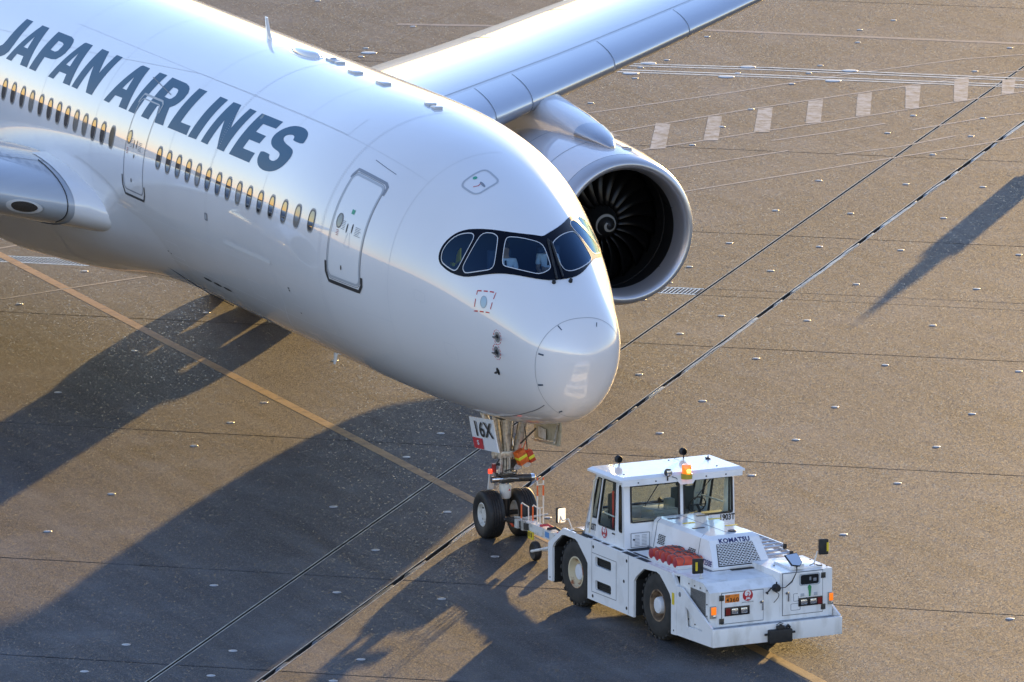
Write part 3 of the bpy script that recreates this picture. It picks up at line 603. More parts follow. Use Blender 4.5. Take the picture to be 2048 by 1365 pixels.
# --- fuselage shell, open behind the cockpit glazing
TH0 = 1.506
mask_half = [tuple(p) for p in FEAT["mask"]]
mask_half[0] = (mask_half[0][0], TH0); mask_half[-1] = (mask_half[-1][0], TH0)
mask = mask_half + [(s, 2 * TH0 - t) for s, t in reversed(mask_half[1:-1])]
mask = smooth_loop(mask, 1)
st = [0.0002, .004, .012, .025, .045, .07, .1, .14, .19, .25, .32, .4, .5, .6, .7, .8, .9] + [1 + .05 * i for i in range(64)] + [4.25, 4.5, 4.75, 5, 5.3, 5.6, 6, 6.4, 6.8, 7.2, 7.6, 8, 8.5, 9, 9.5, 10, 10.5, 11, 12, 13] + list(range(15, 46, 2)) + [47, 49, 51, 53, 55, 57, 59, 61, 63, 64.5, 65.6, 66.4]
NT = 176
th = np.linspace(-math.pi, math.pi, NT, endpoint=False)
V = np.concatenate([surf(np.full(NT, s), th) for s in st]); F = []
cmask = [(a, b) for a, b in mask]
cx, cy = np.mean([a for a, b in mask]), TH0
shr = mask
for i in range(len(st) - 1):
    for j in range(NT):
        jj = (j + 1) % NT
        if 1.0 < st[i] < 4.1:
            cor = [(st[i], th[j]), (st[i + 1], th[j]), (st[i], th[j] + 2 * math.pi / NT), (st[i + 1], th[j] + 2 * math.pi / NT)]
            if all(inside(shr, a, b) for a, b in cor): continue
        F.append((i * NT + j, i * NT + jj, (i + 1) * NT + jj, (i + 1) * NT + j))
F.append(tuple(range(NT))); n0 = (len(st) - 1) * NT; F.append(tuple(range(n0, n0 + NT))[::-1])
fus = obj("fuselage", V, F, WHITE, jet, True)
bm = bmesh.new(); bm.from_mesh(fus.data); bmesh.ops.recalc_face_normals(bm, faces=bm.faces[:]); bm.to_mesh(fus.data); bm.free()

# --- cockpit glazing
panes = [("pane", FEAT["pane1"]), ("pane", FEAT["pane2"]), ("pane", FEAT["pane3"]), ("pane", FEAT["pane4"])]
pl = [smooth_loop([tuple(p) for p in l], 1) for _, l in panes]
pl += [[(s, 2 * TH0 - t) for s, t in pl[1]], [(s, 2 * TH0 - t) for s, t in pl[0]]]
glz = patch("cockpit_surround", [densify(mask, 0.05, 1.6)] + pl, 0.012, MASK, jet, d=0.09, k=1.6)
COCKGLASS = glass("cockpit_glass", (0.55, 0.72, 0.85), 0.06, gcol=(0.30, 0.52, 0.80))
PALE = mat("pale_gasket", (0.62, 0.63, 0.64), 0.4)
for l in pl:
    patch("windscreen_pane", [l], 0.008, COCKGLASS, glz, d=0.09, k=1.6)
    ribbon("pane_gasket", l, 0.016, 0.016, PALE, glz, True, k=1.6)

# cockpit interior: floor, rear bulkhead, glare shield, seats
INT = mat("cockpit_lining", (0.03, 0.07, 0.13), 0.8)
mb = MB(); mb.box(-4.6, -1.7, -1.15, 1.15, 5.25, 5.3)
ring = [Vector(skin(4.65, t_, -.06)[0]) for t_ in np.linspace(-.1, math.pi + .1, 25)]
mb.add(ring, [tuple(range(25))]); mb.build("cockpit_floor", INT, jet)
mb = MB(); mb.prism([[(-1.45, 5.3), (-1.50, 5.80), (-1.75, 5.98), (-2.15, 5.96), (-2.2, 5.3)]], (0, -.72, 0), (1, 0, 0), (0, 0, 1), 1.44)
mb.build("glare_shield", mat("glare_shield", (0.012, 0.03, 0.032), 0.7), jet)
for y in (-0.58, 0.52):
    mb = MB(); mb.box(-3.45, -2.85, y - .26, y + .26, 5.5, 5.65, .04); mb.box(-3.6, -3.42, y - .25, y + .25, 5.6, 6.38, .06); mb.build("pilot_seat", INT, jet, True)
mb = MB(); mb.box(-4.32, -4.18, -1.36, -1.30, 5.95, 6.02, .01)
mb.prism([[(0, 0), (.26, .1), (.2, .36), (.1, .3), (.02, .2)]], (-4.22, -1.28, 5.98), (1, 0, .1), (0, .1, 1), .02)
mb.build("life_vest", mat("life_vest", (0.85, 0.62, 0.06), 0.5, emit=None), jet)

# --- lettering along the side
for k in "J A P A2 N A3 I R L I2 N2 E S".split():
    loops = [[tuple(p) for p in l] for l in FEAT["letters"][k]]
    if k == 'S': loops = [smooth_loop(loops[0], 1)]
    patch("letter", loops, 0.004, LETTER, jet, d=0.13)

# --- cabin windows, starboard row, then the same on the port side
PANE = mat("cabin_pane", (0.01, 0.012, 0.016), 0.02, spec=1.0, ior=1.9)
RIM = mat("window_rim", (0.10, 0.11, 0.12), 0.4)
def winloop(s, t, sx=1.0):
    h = 0.235 * sx; w = 0.148 * sx; e = []
    for i in range(28):
        a = 2 * math.pi * i / 28; c, q = math.cos(a), math.sin(a)
        e.append((s + w * abs(c) ** .72 * (1 if c > 0 else -1), t + h / 3.0 * abs(q) ** .82 * (1 if q > 0 else -1)))
    return e
SHUT = mat("cabin_pane_shaded", (0.008, 0.008, 0.009), 0.45)
BLIND = mat("cabin_pane_blind", (0.20, 0.19, 0.17), 0.06, spec=0.8, ior=1.7)
for wi, (s, t) in enumerate(FEAT["win"]):
    p = patch("cabin_window", [winloop(s, t, 0.90)], 0.007, SHUT if wi == 12 else BLIND if wi in (3, 8, 9, 17, 21, 26) else PANE, jet, d=0.12)
    ribbon("window_rim", winloop(s, t, 0.96), 0.034, 0.011, RIM, p, True)
    patch("window_halo", [winloop(s, t, 1.16), winloop(s, t, 0.98)], 0.005, mat("window_halo", (0.36, 0.37, 0.39), 0.4), p, d=0.12)
for k in range(30):
    s = 9.4 + .64 * k
    if 18.2 < s < 21: continue
    patch("cabin_window", [winloop(s, math.pi - .207)], 0.005, PANE, jet, d=0.2)

# --- doors and hatches
WPART = mat("door_white", (0.80, 0.805, 0.81), 0.25, coat=1.0)
LGREY = mat("door_band", (0.42, 0.45, 0.48), 0.35, coat=0.6)
for key, lo in (("door1", 0), ("door2", 1)):
    loop = [tuple(p) for p in FEAT[key]]
    s0, s1 = min(p[0] for p in loop), max(p[0] for p in loop); t0, t1 = min(p[1] for p in loop), max(p[1] for p in loop)
    d = patch("cabin_door", [rr for rr in [[(a, b / 3.0) for a, b in rrect(s0 + .02, s1 - .02, (t0 + .01) * 3, (t1 - .01) * 3, .14)]]], 0.003, WPART, jet, d=0.2) if key == "door1" else None
    ss = (s0 + s1) / 2
    loop = [(a, b / 3.0) for a, b in rrect(s0, s1, t0 * 3, t1 * 3, .16)]
    if d is None:
        d = ribbon("cabin_door", loop, 0.03, 0.007, MIDGREY, jet, True)
    else:
        ribbon("door_band", loop, 0.055, 0.007, LGREY, d, True)
        ribbon("door_gap", [(a, b / 3.0) for a, b in rrect(s0 - .045, s1 + .045, t0 * 3 - .05, t1 * 3 + .05, .2)], 0.012, 0.005, SEAM, d, True)
    wt, wb = (0.075, 0.10) if key == "door1" else (0.05, 0.07)
    ribbon("door_head_strip", [(s1 + .06, t1 - .13 / 3), (s1 + .06, t1 - .02), (s1 - .02, t1 + .035), (s0 + .06, t1 + .035), (s0 - .06, t1 + .012), (s0 - .075, t1 - .06)], wt, 0.009, MIDGREY, d)
    ribbon("door_sill_strip", [(s1 + .09, t0 + .10), (s1 + .09, t0 + .02), (s1 - .02, t0 - .04), (s0 + .02, t0 - .04), (s0 - .09, t0 + .01), (s0 - .095, t0 + .07)], wb * .8, 0.009, DARK, d)
    ws, wt_ = FEAT["dwin"][lo]
    patch("door_window", [spot(ws, wt_, .10, .13)], 0.009, PANE, d, d=.1)
    ribbon("door_window_rim", spot(ws, wt_, .115, .145), 0.03, 0.012, RIM, d, True)
    for q, (a, b) in enumerate(FEAT["dmark" if key == "door1" else "dmark2"]):
        if q < 2: patch("door_mark", [spot(a, b, .022, .10)], 0.010, DARK, d)
        elif q == 2 and key == "door1": patch("door_mark", [[(a - .06, b - .015), (a + .06, b - .015), (a + .06, b + .02), (a - .06, b + .02)]], 0.010, mat("mark_green", (0.02, 0.35, 0.22), 0.5), d)
        elif q == 3 and key == "door1": ribbon("door_handle_outline", [(a - .10, b - .03), (a - .10, b - .055), (a + .10, b - .055), (a + .10, b - .03), (a + .04, b + .05), (a - .04, b + .05)], .012, .010, FAINT, d, True)
        else: patch("door_mark", [spot(a, b, .025, .05)], 0.010, DARK, d)
    rn = random.Random(4)
    for row in range(6):      # rows of tiny stencil print beside the handle
        a = FEAT["dmark" if key == "door1" else "dmark2"][1][0] - .12; b = FEAT["dmark" if key == "door1" else "dmark2"][1][1] + .02 - .012 * row
        ln = rn.uniform(.15, .36)
        ribbon("stencil_line", [(a - ln, b), (a, b)], .013, .010, mat("stencil", (0.25, 0.26, 0.28), 0.5), d)
        a2 = FEAT["dmark" if key == "door1" else "dmark2"][0][0] + .10
        ribbon("stencil_line", [(a2, b + .01), (a2 + ln * .6, b + .01)], .013, .010, mat("stencil"), d)
        if row < 4: ribbon("stencil_line", [(a2 + .2, b - .07), (a2 + .2 + ln * .5, b - .07)], .016, .010, mat("stencil_red", (0.55, 0.22, 0.18), 0.5), d)

ribbon("roof_hatch", smooth_loop([tuple(p) for p in FEAT["hatch"]], 1), 0.045, 0.006, LGREY, jet, True, k=2.2)
hm = FEAT["hatchm"]
patch("hatch_mark", [spot(hm[0][0], hm[0][1], .05, .05)], .006, mat("mark_green"), jet)
ribbon("hatch_mark", [(hm[1][0], hm[1][1] - .05), (hm[1][0] - .05, hm[1][1]), (hm[1][0], hm[1][1] + .05)], .02, .006, RED, jet)
patch("hatch_handle", [spot(hm[2][0], hm[2][1], .11, .03)], .008, MIDGREY, jet)

# --- nose details
s, t = FEAT["static"][0]
patch("static_port_plate", [spot(s, t, .085, .10)], .006, mat("plate_blue_grey", (0.30, 0.42, 0.52), 0.3, metal=0.5), jet, d=.06)
ribbon("plate_ring", spot(s, t, .09, .105), .012, .008, MIDGREY, jet, True)
ribbon("red_dash_frame", [tuple(p) for p in FEAT["staticsq"]], .022, .006, RED, jet, True, k=1.4, d=.055, dash=(3, 1.5))
for q, (s, t) in enumerate(FEAT["probe"]):
    c = skin(s, t, 0.0)[0]; e = empty("pitot_probe", (0, 0, 0), 0, jet) if False else None
    if q < 2:
        pr = patch("pitot_probe", [spot(s, t, .085, .085)], .008, mat("probe_plate", (0.42, 0.43, 0.45), .3, metal=.7), jet, d=.06)
        patch("probe_base", [spot(s, t, .04, .04)], .012, DARK, pr, d=.05)
        ribbon("probe_red_ring", spot(s, t, .115, .115, n=36), .016, .006, RED, pr, True, d=.03, dash=(3, 2))
        a = Vector(skin(s, t, .0)[0]); b_ = Vector(skin(s, t, .10)[0])
        mb = MB(); mb.tube([a, b_], .016, 8); mb.tube([b_ + Vector((-.05, 0, 0)), b_ + Vector((.24, 0, 0))], [.018, .010], 8); mb.build("probe_tube", DARKMETAL, pr, True)
    else:
        pr = patch("temperature_probe", [spot(s, t, .05, .06)], .008, BLACK, jet, d=.05)
        a = Vector(skin(s, t, .0)[0]); b_ = Vector(skin(s, t, .09)[0])
        mb = MB(); mb.tube([a, b_, b_ + Vector((.08, 0, 0))], [.03, .02, .008], 8); mb.build("probe_tube", BLACK, pr, True)
rl = sorted((t, s) for s, t in FEAT["radome"])
tt_ = np.linspace(-math.pi / 2, math.pi * 1.5, 73)[:-1]
ts_ = np.where(tt_ > math.pi / 2, math.pi - tt_, tt_)
rs_ = np.interp(ts_, [q[0] for q in rl], [q[1] for q in rl])
rs_ = np.convolve(np.concatenate([rs_[-3:], rs_, rs_[:3]]), np.ones(7) / 7, 'valid')
rl_full = [(float(a_), float(b_)) for a_, b_ in zip(rs_, tt_)]
ribbon("radome_seam", rl_full + [(rl_full[0][0], rl_full[0][1] + 2 * math.pi)], .010, .004, mat("radome_seam", (0.38, 0.39, 0.41), .4), jet, k=1.2, d=.04)
for l in FEAT["strips"]:
    ribbon("lightning_strip", [tuple(p) for p in l], .035, .006, mat("strip_navy", (0.03, 0.06, 0.11), .4), jet, k=1.2, d=.03)
ribbon("nose_gear_bay_seam", [tuple(p) for p in FEAT["bellyseam"]], .022, .004, SEAM, jet, k=1.6)
for l in FEAT["seams"]:
    ribbon("skin_seam", [tuple(p) for p in l], .012, .003, FAINT, jet)
ribbon("skin_seam", [tuple(p) for p in FEAT["seams"][1]], .016, .005, SEAM, jet)
ribbon("cargo_sill_strip", [tuple(p) for p in FEAT["cargostrip"]], .10, .006, mat("bright_strip", (0.9, 0.9, 0.9), .2, coat=1), jet)
ribbon("aerial_strip", [tuple(p) for p in FEAT["antline"]], .02, .012, SEAM, jet)
for s, t in FEAT["naca"]:
    patch("air_inlet", [spot(s, t, .26, .045)], .004, BLACK, jet)
s, t = FEAT["smallbox"][0]
bx = patch("service_panel", [[(a, b / 3.0) for a, b in rrect(s - .10, s + .10, t * 3 - .085, t * 3 + .085, .03)]], .005, MIDGREY, jet)
patch("panel_face", [[(a, b / 3.0) for a, b in rrect(s - .05, s + .05, t * 3 - .05, t * 3 + .05, .02)]], .009, mat("outline_grey2", (0.40, 0.42, 0.45), 0.4), bx)
for s, t in FEAT["smallm"]:
    patch("skin_mark", [spot(s, t, .04, .02)], .004, DARK, jet)
# faint cross seams of the skin panels
for s in (5.3, 8.1, 11.6, 14.9, 17.6, 22.6, 26.4):
    ribbon("skin_seam", [(s, -1.1 + .12 * i) for i in range(24)], .008, .003, FAINT, jet)
for t in (-.28, -.62, .92):
    ribbon("skin_seam", [(5.3 + .5 * i, t) for i in range(32 if t < 0 else 44)], .007, .003, FAINT, jet)
RIV = mat("fastener", (0.47, 0.48, 0.50), .5)
for s in (8.1, 14.9):
    v = []; f = []
    for i in range(150):
        for e in (-.05, .05):
            n_ = len(v); q = skin(np.full(4, s + e) + np.array([-.007, .007, .007, -.007]), np.full(4, -1.1 + .018 * i) + np.array([-.0025, -.0025, .0025, .0025]), .004); v += list(q); f.append((n_, n_ + 1, n_ + 2, n_ + 3))
    o_ = obj("fastener_row", v, f, RIV, jet); o_["kind"] = "stuff"
# small access panels on the lower side
for s, t, a_, b_ in ((9.9, -.42, .26, .16), (12.6, -.5, .34, .2), (13.4, -.18, .16, .16), (17.9, -.5, .4, .2), (3.3, -.35, .2, .2), (4.6, -.62, .3, .18), (4.2, .02, .18, .12)):
    ribbon("access_panel", [(x_, y_ / 3.0) for x_, y_ in rrect(s - a_, s + a_, t * 3 - b_, t * 3 + b_, .06)], .008, .004, FAINT, jet, True)

# wipers parked on the centre post
def P3(k, off): return Vector(skin(k[0], k[1], off)[0])
WP = FEAT["wiper"]
for a, b in ((WP[0], WP[1]), (WP[2], WP[3])):
    mb = MB(); p0, p1 = P3(a, .05), P3(b, .05)
    mb.tube([p0, (p0 + p1) / 2 + Vector((0, 0, .012)), p1], [.014, .02, .024], 8); mb.tube([p0 + (p1 - p0) * .03, p0 + (p1 - p0) * .7], .028, 6)
    mb.build("wiper", BLACK, jet, True)
for a in (WP[4], WP[5]):
    mb = MB(); p0 = P3(a, 0); p1 = P3(a, .07); mb.tube([p0, p1], [.045, .035], 12); mb.build("wiper_pivot", BLACK, jet, True)

# antennas and lamps on the crown
BT = FEAT["bladetop"]
def blade(base, h, chord, sweep, m, name="blade_antenna", down=False):
    sg = -1 if down else 1; mb = MB(); v = []; f = []
    for i, z in enumerate((-.05, 0, h * .5, h)):
        c = chord * (1 - .5 * max(z, 0) / h); x = -sweep * max(z, 0) / h
        v += [(base[0] + x + c * u, base[1] + tt, base[2] + sg * z) for u, tt in ((.5, 0), (.2, .022), (-.3, .016), (-.5, 0), (-.3, -.016), (.2, -.022))]
    for i in range(3):
        for k in range(6): f.append((i * 6 + k, i * 6 + (k + 1) % 6, i * 6 + 6 + (k + 1) % 6, i * 6 + 6 + k))
    f.append(tuple(range(18, 24))); mb.add(v, f); return mb.build(name, m, jet, True, 60)
blade((-18.85, 0.0, 8.66), .48, .38, .18, WHITE)
blade((-18.85, 0.0, 2.56), .30, .30, .1, WHITE, down=True) if False else None
mb = MB(); mb.lathe([(1.0, 0), (.97, .10), (.82, .165), (.45, .19), (.001, .195)], (0, 0, 0), 'z', 40)
mb.v = [(x * .72 - 16.45, y * .20, z * .62 + 8.655) for x, y, z in mb.v]; mb.build("satcom_dome", WHITE, jet, True, 50)
mb = MB(); mb.lathe([(1.0, 0), (.98, .03), (.85, .035)], (0, 0, 0), 'z', 40); mb.v = [(x * .90 - 16.45, y * .27, z * .6 + 8.65) for x, y, z in mb.v]; mb.build("dome_skirt", WHITE, jet, True, 50)
for q in (2, 3, 4, 5, 6, 7):
    c = Vector(surf(BT[q][0], math.pi / 2 + (.06 if q in (2, 3) else 0))); sz = {2: .26, 3: .10, 4: .24, 5: .24, 6: .13, 7: .13}[q]
    mb = MB(); mb.box(c.x - sz, c.x + sz, c.y - .10, c.y + .10, c.z - .02, c.z + .05, .02); mb.build("crown_lamp_base", LGREY, jet, True)
    if q == 2:
        mb = MB(); mb.lathe([(.08, 0), (.08, .03), (.05, .05), (.001, .055)], (c.x, c.y, c.z + .03), 'z', 16); mb.build("beacon_lens", LGREY, jet, True)
s, t = (12.5, -1.5)
c = Vector(surf(s, -math.pi / 2)); blade((c.x + .2, -.9, c.z + .14), .30, .26, .1, WHITE, "belly_antenna", True)

# --- belly fairing with the wing-root gloves
def fairing():
    xs = [17.6, 18.5, 19.5, 20.5, 21.5, 22.5, 23.5, 24.5, 25.5, 27, 28.5, 30, 32, 34, 36, 38, 40, 42, 44, 46, 47.5]
    gx = [17.6, 20.3, 22, 24.4, 27.3, 29.7, 32.2, 35, 38, 41, 44, 47.5]; gv = [-.03, .0, .09, .31, .63, .83, 1.0, 1.06, .98, .75, .4, -.03]
    sx = [17.6, 19, 21, 23, 26, 30, 36, 42, 47.5]; sv = [-.03, .012, .10, .26, .46, .55, .55, .35, -.03]
    n = 57; v = []; f = []
    tt = np.linspace(-math.pi / 2 - 1.38, -math.pi / 2 + 1.38, n)
    for x in xs:
        ob, os_ = np.interp(x, gx, gv), np.interp(x, sx, sv)
        d = np.abs(tt + math.pi / 2) / 1.38                  # 0 at the keel, 1 at the upper edge
        side = np.clip((d - .25) / .35, 0, 1); side = side * side * (3 - 2 * side)
        edge = np.clip((1 - d) / .28, 0, 1); edge = edge * edge * (3 - 2 * edge)
        off = (ob * (1 - side) + os_ * side) * edge - .02 * (1 - edge)
        P = surf(np.full(n, x), tt)
        nrm = np.stack([0 * tt, -np.cos(tt), np.sin(tt)], 1)
        v += list(P + nrm * off[:, None])
    for i in range(len(xs) - 1):
        for k in range(n - 1): f.append((i * n + k, i * n + k + 1, i * n + n + k + 1, i * n + n + k))
    mb = MB(); mb.add(v, f); return mb.build("belly_fairing", WHITE, jet, True, 60)
fairing()
mb = MB()
mb.tube([Vector(skin(a, b, .035)[0]) for a, b in ((17.9, -1.15), (18.3, -1.0), (19.0, -.86), (19.9, -.75), (21.2, -.64), (22.6, -.52), (23.8, -.42), (24.6, -.33))], .011, 6)
mb.build("fairing_seam", DARK, jet)

# --- wings
def wing_sec(y):
    """LE x, LE z, chord, thickness ratio, twist at |y|"""
    t = (y - 3.2)
    xl = -22.8 - 0.70 * t; zl = 4.42 + 0.143 * t + 0.0016 * max(0, t - 8) ** 2
    if y < 3.6: pass
    xt = np.interp(y, [0, 3.2, 11.5, 30, 32.4], [-35.2, -35.6, -37.6, -44.6, -46.2])
    tc = np.interp(y, [0, 3.2, 7, 11.5, 20, 32], [.125, .125, .118, .112, .105, .10])
    tw = np.interp(y, [0, 3.2, 12, 32], [3.2, 3.0, 1.8, -1.0])
    return xl, zl, xl - xt, tc, tw
def foil(u, tc):
    yt = 5 * tc * (.2969 * math.sqrt(u) - .126 * u - .3516 * u * u + .2843 * u ** 3 - .1036 * u ** 4)
    cam_ = 0.018 * 4 * u * (1 - u)
    return cam_, yt
def wing_pt(y, u, up, grow=0.0):
    xl, zl, c, tc, tw = wing_sec(y); cm, yt = foil(u, tc)
    dx = u * c; dz = (cm * c + yt * c) if up else (cm * c - yt * c)
    a = R(tw); x = xl - (dx * math.cos(a) + dz * math.sin(a)); z = zl - dx * math.sin(a) + dz * math.cos(a)
    return x, z
US = [0, .003, .008, .016, .03, .05, .08, .12, .17, .23, .3, .38, .46, .55, .64, .73, .82, .9, .96, 1.0]
def wing(sg):
    ys = [1.5, 2.4, 3.2, 4.2, 5.5, 7, 8.5, 10, 11.5, 13, 15, 17, 19, 21.5, 24, 26.5, 28.5, 30, 31, 31.7, 32.2, 32.4]
    v = []; f = []; ring = [(u, True) for u in reversed(US)] + [(u, False) for u in US[1:]]
    n = len(ring)
    for y in ys:
        tip = max(0, (y - 29.5)) / 2.9
        for u, up in ring:
            x, z = wing_pt(min(y, 31.9), u, up); xl, zl, c, _, _ = wing_sec(y)
            x -= 3.4 * tip ** 2.2; z += 2.6 * tip ** 2.6
            if tip > 0: mid = xl - c * .6 - 3.4 * tip ** 2.2; x = mid + (x - mid) * (1 - .72 * tip ** 2)
            v.append((x, sg * y, z))
    for i in range(len(ys) - 1):
        for k in range(n - 1): f.append((i * n + k, i * n + k + 1, i * n + n + k + 1, i * n + n + k))
    f.append(tuple(range((len(ys) - 1) * n, len(ys) * n)))
    mb = MB(); mb.add(v, f); w = mb.build("wing", WINGM, jet, True, 50)
    # slats: separate leading edges with gaps between them
    for y0, y1 in ((5.9, 8.55), (8.6, 9.85), (9.9, 12.85), (12.9, 15.65), (15.7, 19.0), (19.05, 22.6), (22.65, 26.2), (26.25, 29.6)):
        mb = MB(); v = []; f = []
        su = [(u, True) for u in (.135, .12, .1, .08, .05, .03, .016, .008, .003, 0)] + [(u, False) for u in (.003, .008, .016, .03, .045)]
        m = len(su); yy = np.linspace(y0, y1, 5)
        for y in yy:
            xl, zl, c, _, _ = wing_sec(y); x0, z0 = wing_pt(y, .06, True); x1, z1 = wing_pt(y, .06, False); cx_, cz_ = (x0 + x1) / 2, (z0 + z1) / 2
            for u, up in su:
                x, z = wing_pt(y, u, up); d = Vector((x - cx_, z - cz_)); d.normalize()
                v.append((x + d.x * .022, sg * y, z + d.y * .022))
        for i in range(4):
            for k in range(m - 1): f.append((i * m + k, i * m + k + 1, i * m + m + k + 1, i * m + m + k))
        f.append(tuple(range(m))); f.append(tuple(range(4 * m, 5 * m)))
        mb.add(v, f); mb.build("slat", SLAT, w, True, 50)
    # panel lines of spoilers and flaps, and a tiny row of stencil print
    for u, wd in ((.155, .03), (.64, .03), (.80, .035)):
        v = []; f = []
        yy = np.linspace(3.3, 29, 40)
        for i, y in enumerate(yy):
            for du in (-.0012, .0012):
                x, z = wing_pt(y, u + du * wd / .03, True); v.append((x, sg * y, z + .006))
            if i: f.append((2 * i - 2, 2 * i - 1, 2 * i + 1, 2 * i))
        obj("panel_line", v, f, SEAM, w)
    for yc in (11.6, 14.2, 17.0, 20.0, 23.0):
        v = []; f = []
        for i, u in enumerate(np.linspace(.64, .80, 6)):
            x, z = wing_pt(yc, u, True); v += [(x, sg * (yc - .015), z + .006), (x, sg * (yc + .015), z + .006)]
            if i: f.append((2 * i - 2, 2 * i - 1, 2 * i + 1, 2 * i))
        obj("panel_line", v, f, SEAM, w)
    for yc in (9.0, 16.0, 22.0):      # flap-track fairings
        x0, z0 = wing_pt(yc, .62, False); x1, z1 = wing_pt(yc, 1.0, False)
        mb = MB(); mb.tube([(x0 + .8, sg * yc, z0 + .05), (x0 - .6, sg * yc, z0 - .18), (x1, sg * yc, z1 - .3), (x1 - 1.3, sg * yc, z1 - .2)], [.02, .24, .28, .02], 12); mb.build("flap_track_fairing", WHITE, w, True, 60)
    # root glove: the fairing in front of the root that carries the landing lamp
    mb = MB(); v = []; f = []
    gy = [1.2, 2.2, 2.75, 3.05, 3.3]
    gx = [1.9, 1.75, 1.15, .45, .08]
    ring2 = [(u, True) for u in reversed(US[:10])] + [(u, False) for u in US[1:10]]
    for y, ex in zip(gy, gx):
        for u, up in ring2:
            x, z = wing_pt(3.3, u, up); k = (1 - u / .23)
            v.append((x + ex * max(0, k) + (.0 if u < .2 else -.0), sg * y, z + (.016 if up else -.016) - .10 * ex * k))
    n = len(ring2)
    for i in range(len(gy) - 1):
        for k in range(n - 1): f.append((i * n + k, i * n + k + 1, i * n + n + k + 1, i * n + n + k))
    mb.add(v, f); gl = mb.build("root_glove", WHITE, w, True, 60)
    mb = MB(); pts = [wing_pt(3.42, u, True) for u in (.16, .12, .08, .05, .03, .016, .008, .003, 0)] + [wing_pt(3.42, u, False) for u in (.003, .008, .016, .03, .05, .07)]
    mb.tube([(x + .012, sg * 3.42, z + (.012 if k < 7 else -.004)) for k, (x, z) in enumerate(pts)], .013, 6); mb.build("leading_edge_gap", DARK, w)
    return w
wings = [wing(1), wing(-1)]

# landing lamp in the starboard root
lx, lz = wing_pt(4.9, .004, False)
LAMPG = mat("lamp_lens", (0.05, 0.045, 0.04), 0.03, spec=1.0, ior=1.9)
def le_patch(name, yc, vc, ry, rv, off, m, parent):
    """oval patch on the leading edge of the starboard wing: yc span, vc signed arc parameter (negative = lower)"""
    pts = []; n = 22; v = []
    def P(y, q):
        u = q * q; x, z = wing_pt(y, u, q > 0); x0, z0 = wing_pt(y, .06, True); x1, z1 = wing_pt(y, .06, False)
        d = Vector((x - (x0 + x1) / 2, z - (z0 + z1) / 2)).normalized(); return (x + d.x * off, -y, z + d.y * off)
    v = [P(yc, vc)]; f = []
    for rr_ in (.35, .7, 1.0):
        for k in range(n):
            a = 2 * math.pi * k / n; v.append(P(yc + ry * rr_ * math.cos(a), vc + rv * rr_ * math.sin(a) * (1.0 if math.sin(a) < 0 else .72)))
    f = [(0, 1 + k, 1 + (k + 1) % n) for k in range(n)]
    for r_ in (0, 1):
        f += [(1 + r_ * n + k, 1 + r_ * n + n + k, 1 + r_ * n + n + (k + 1) % n, 1 + r_ * n + (k + 1) % n) for k in range(n)]
    return obj(name, v, f, m, parent, True)
ll = le_patch("landing_lamp", 4.25, -.085, .26, .075, .034, LAMPG, wings[1])
le_patch("lamp_surround", 4.25, -.085, .36, .10, .030, mat("lamp_surround", (0.70, 0.71, 0.73), .3, coat=.8), wings[1])

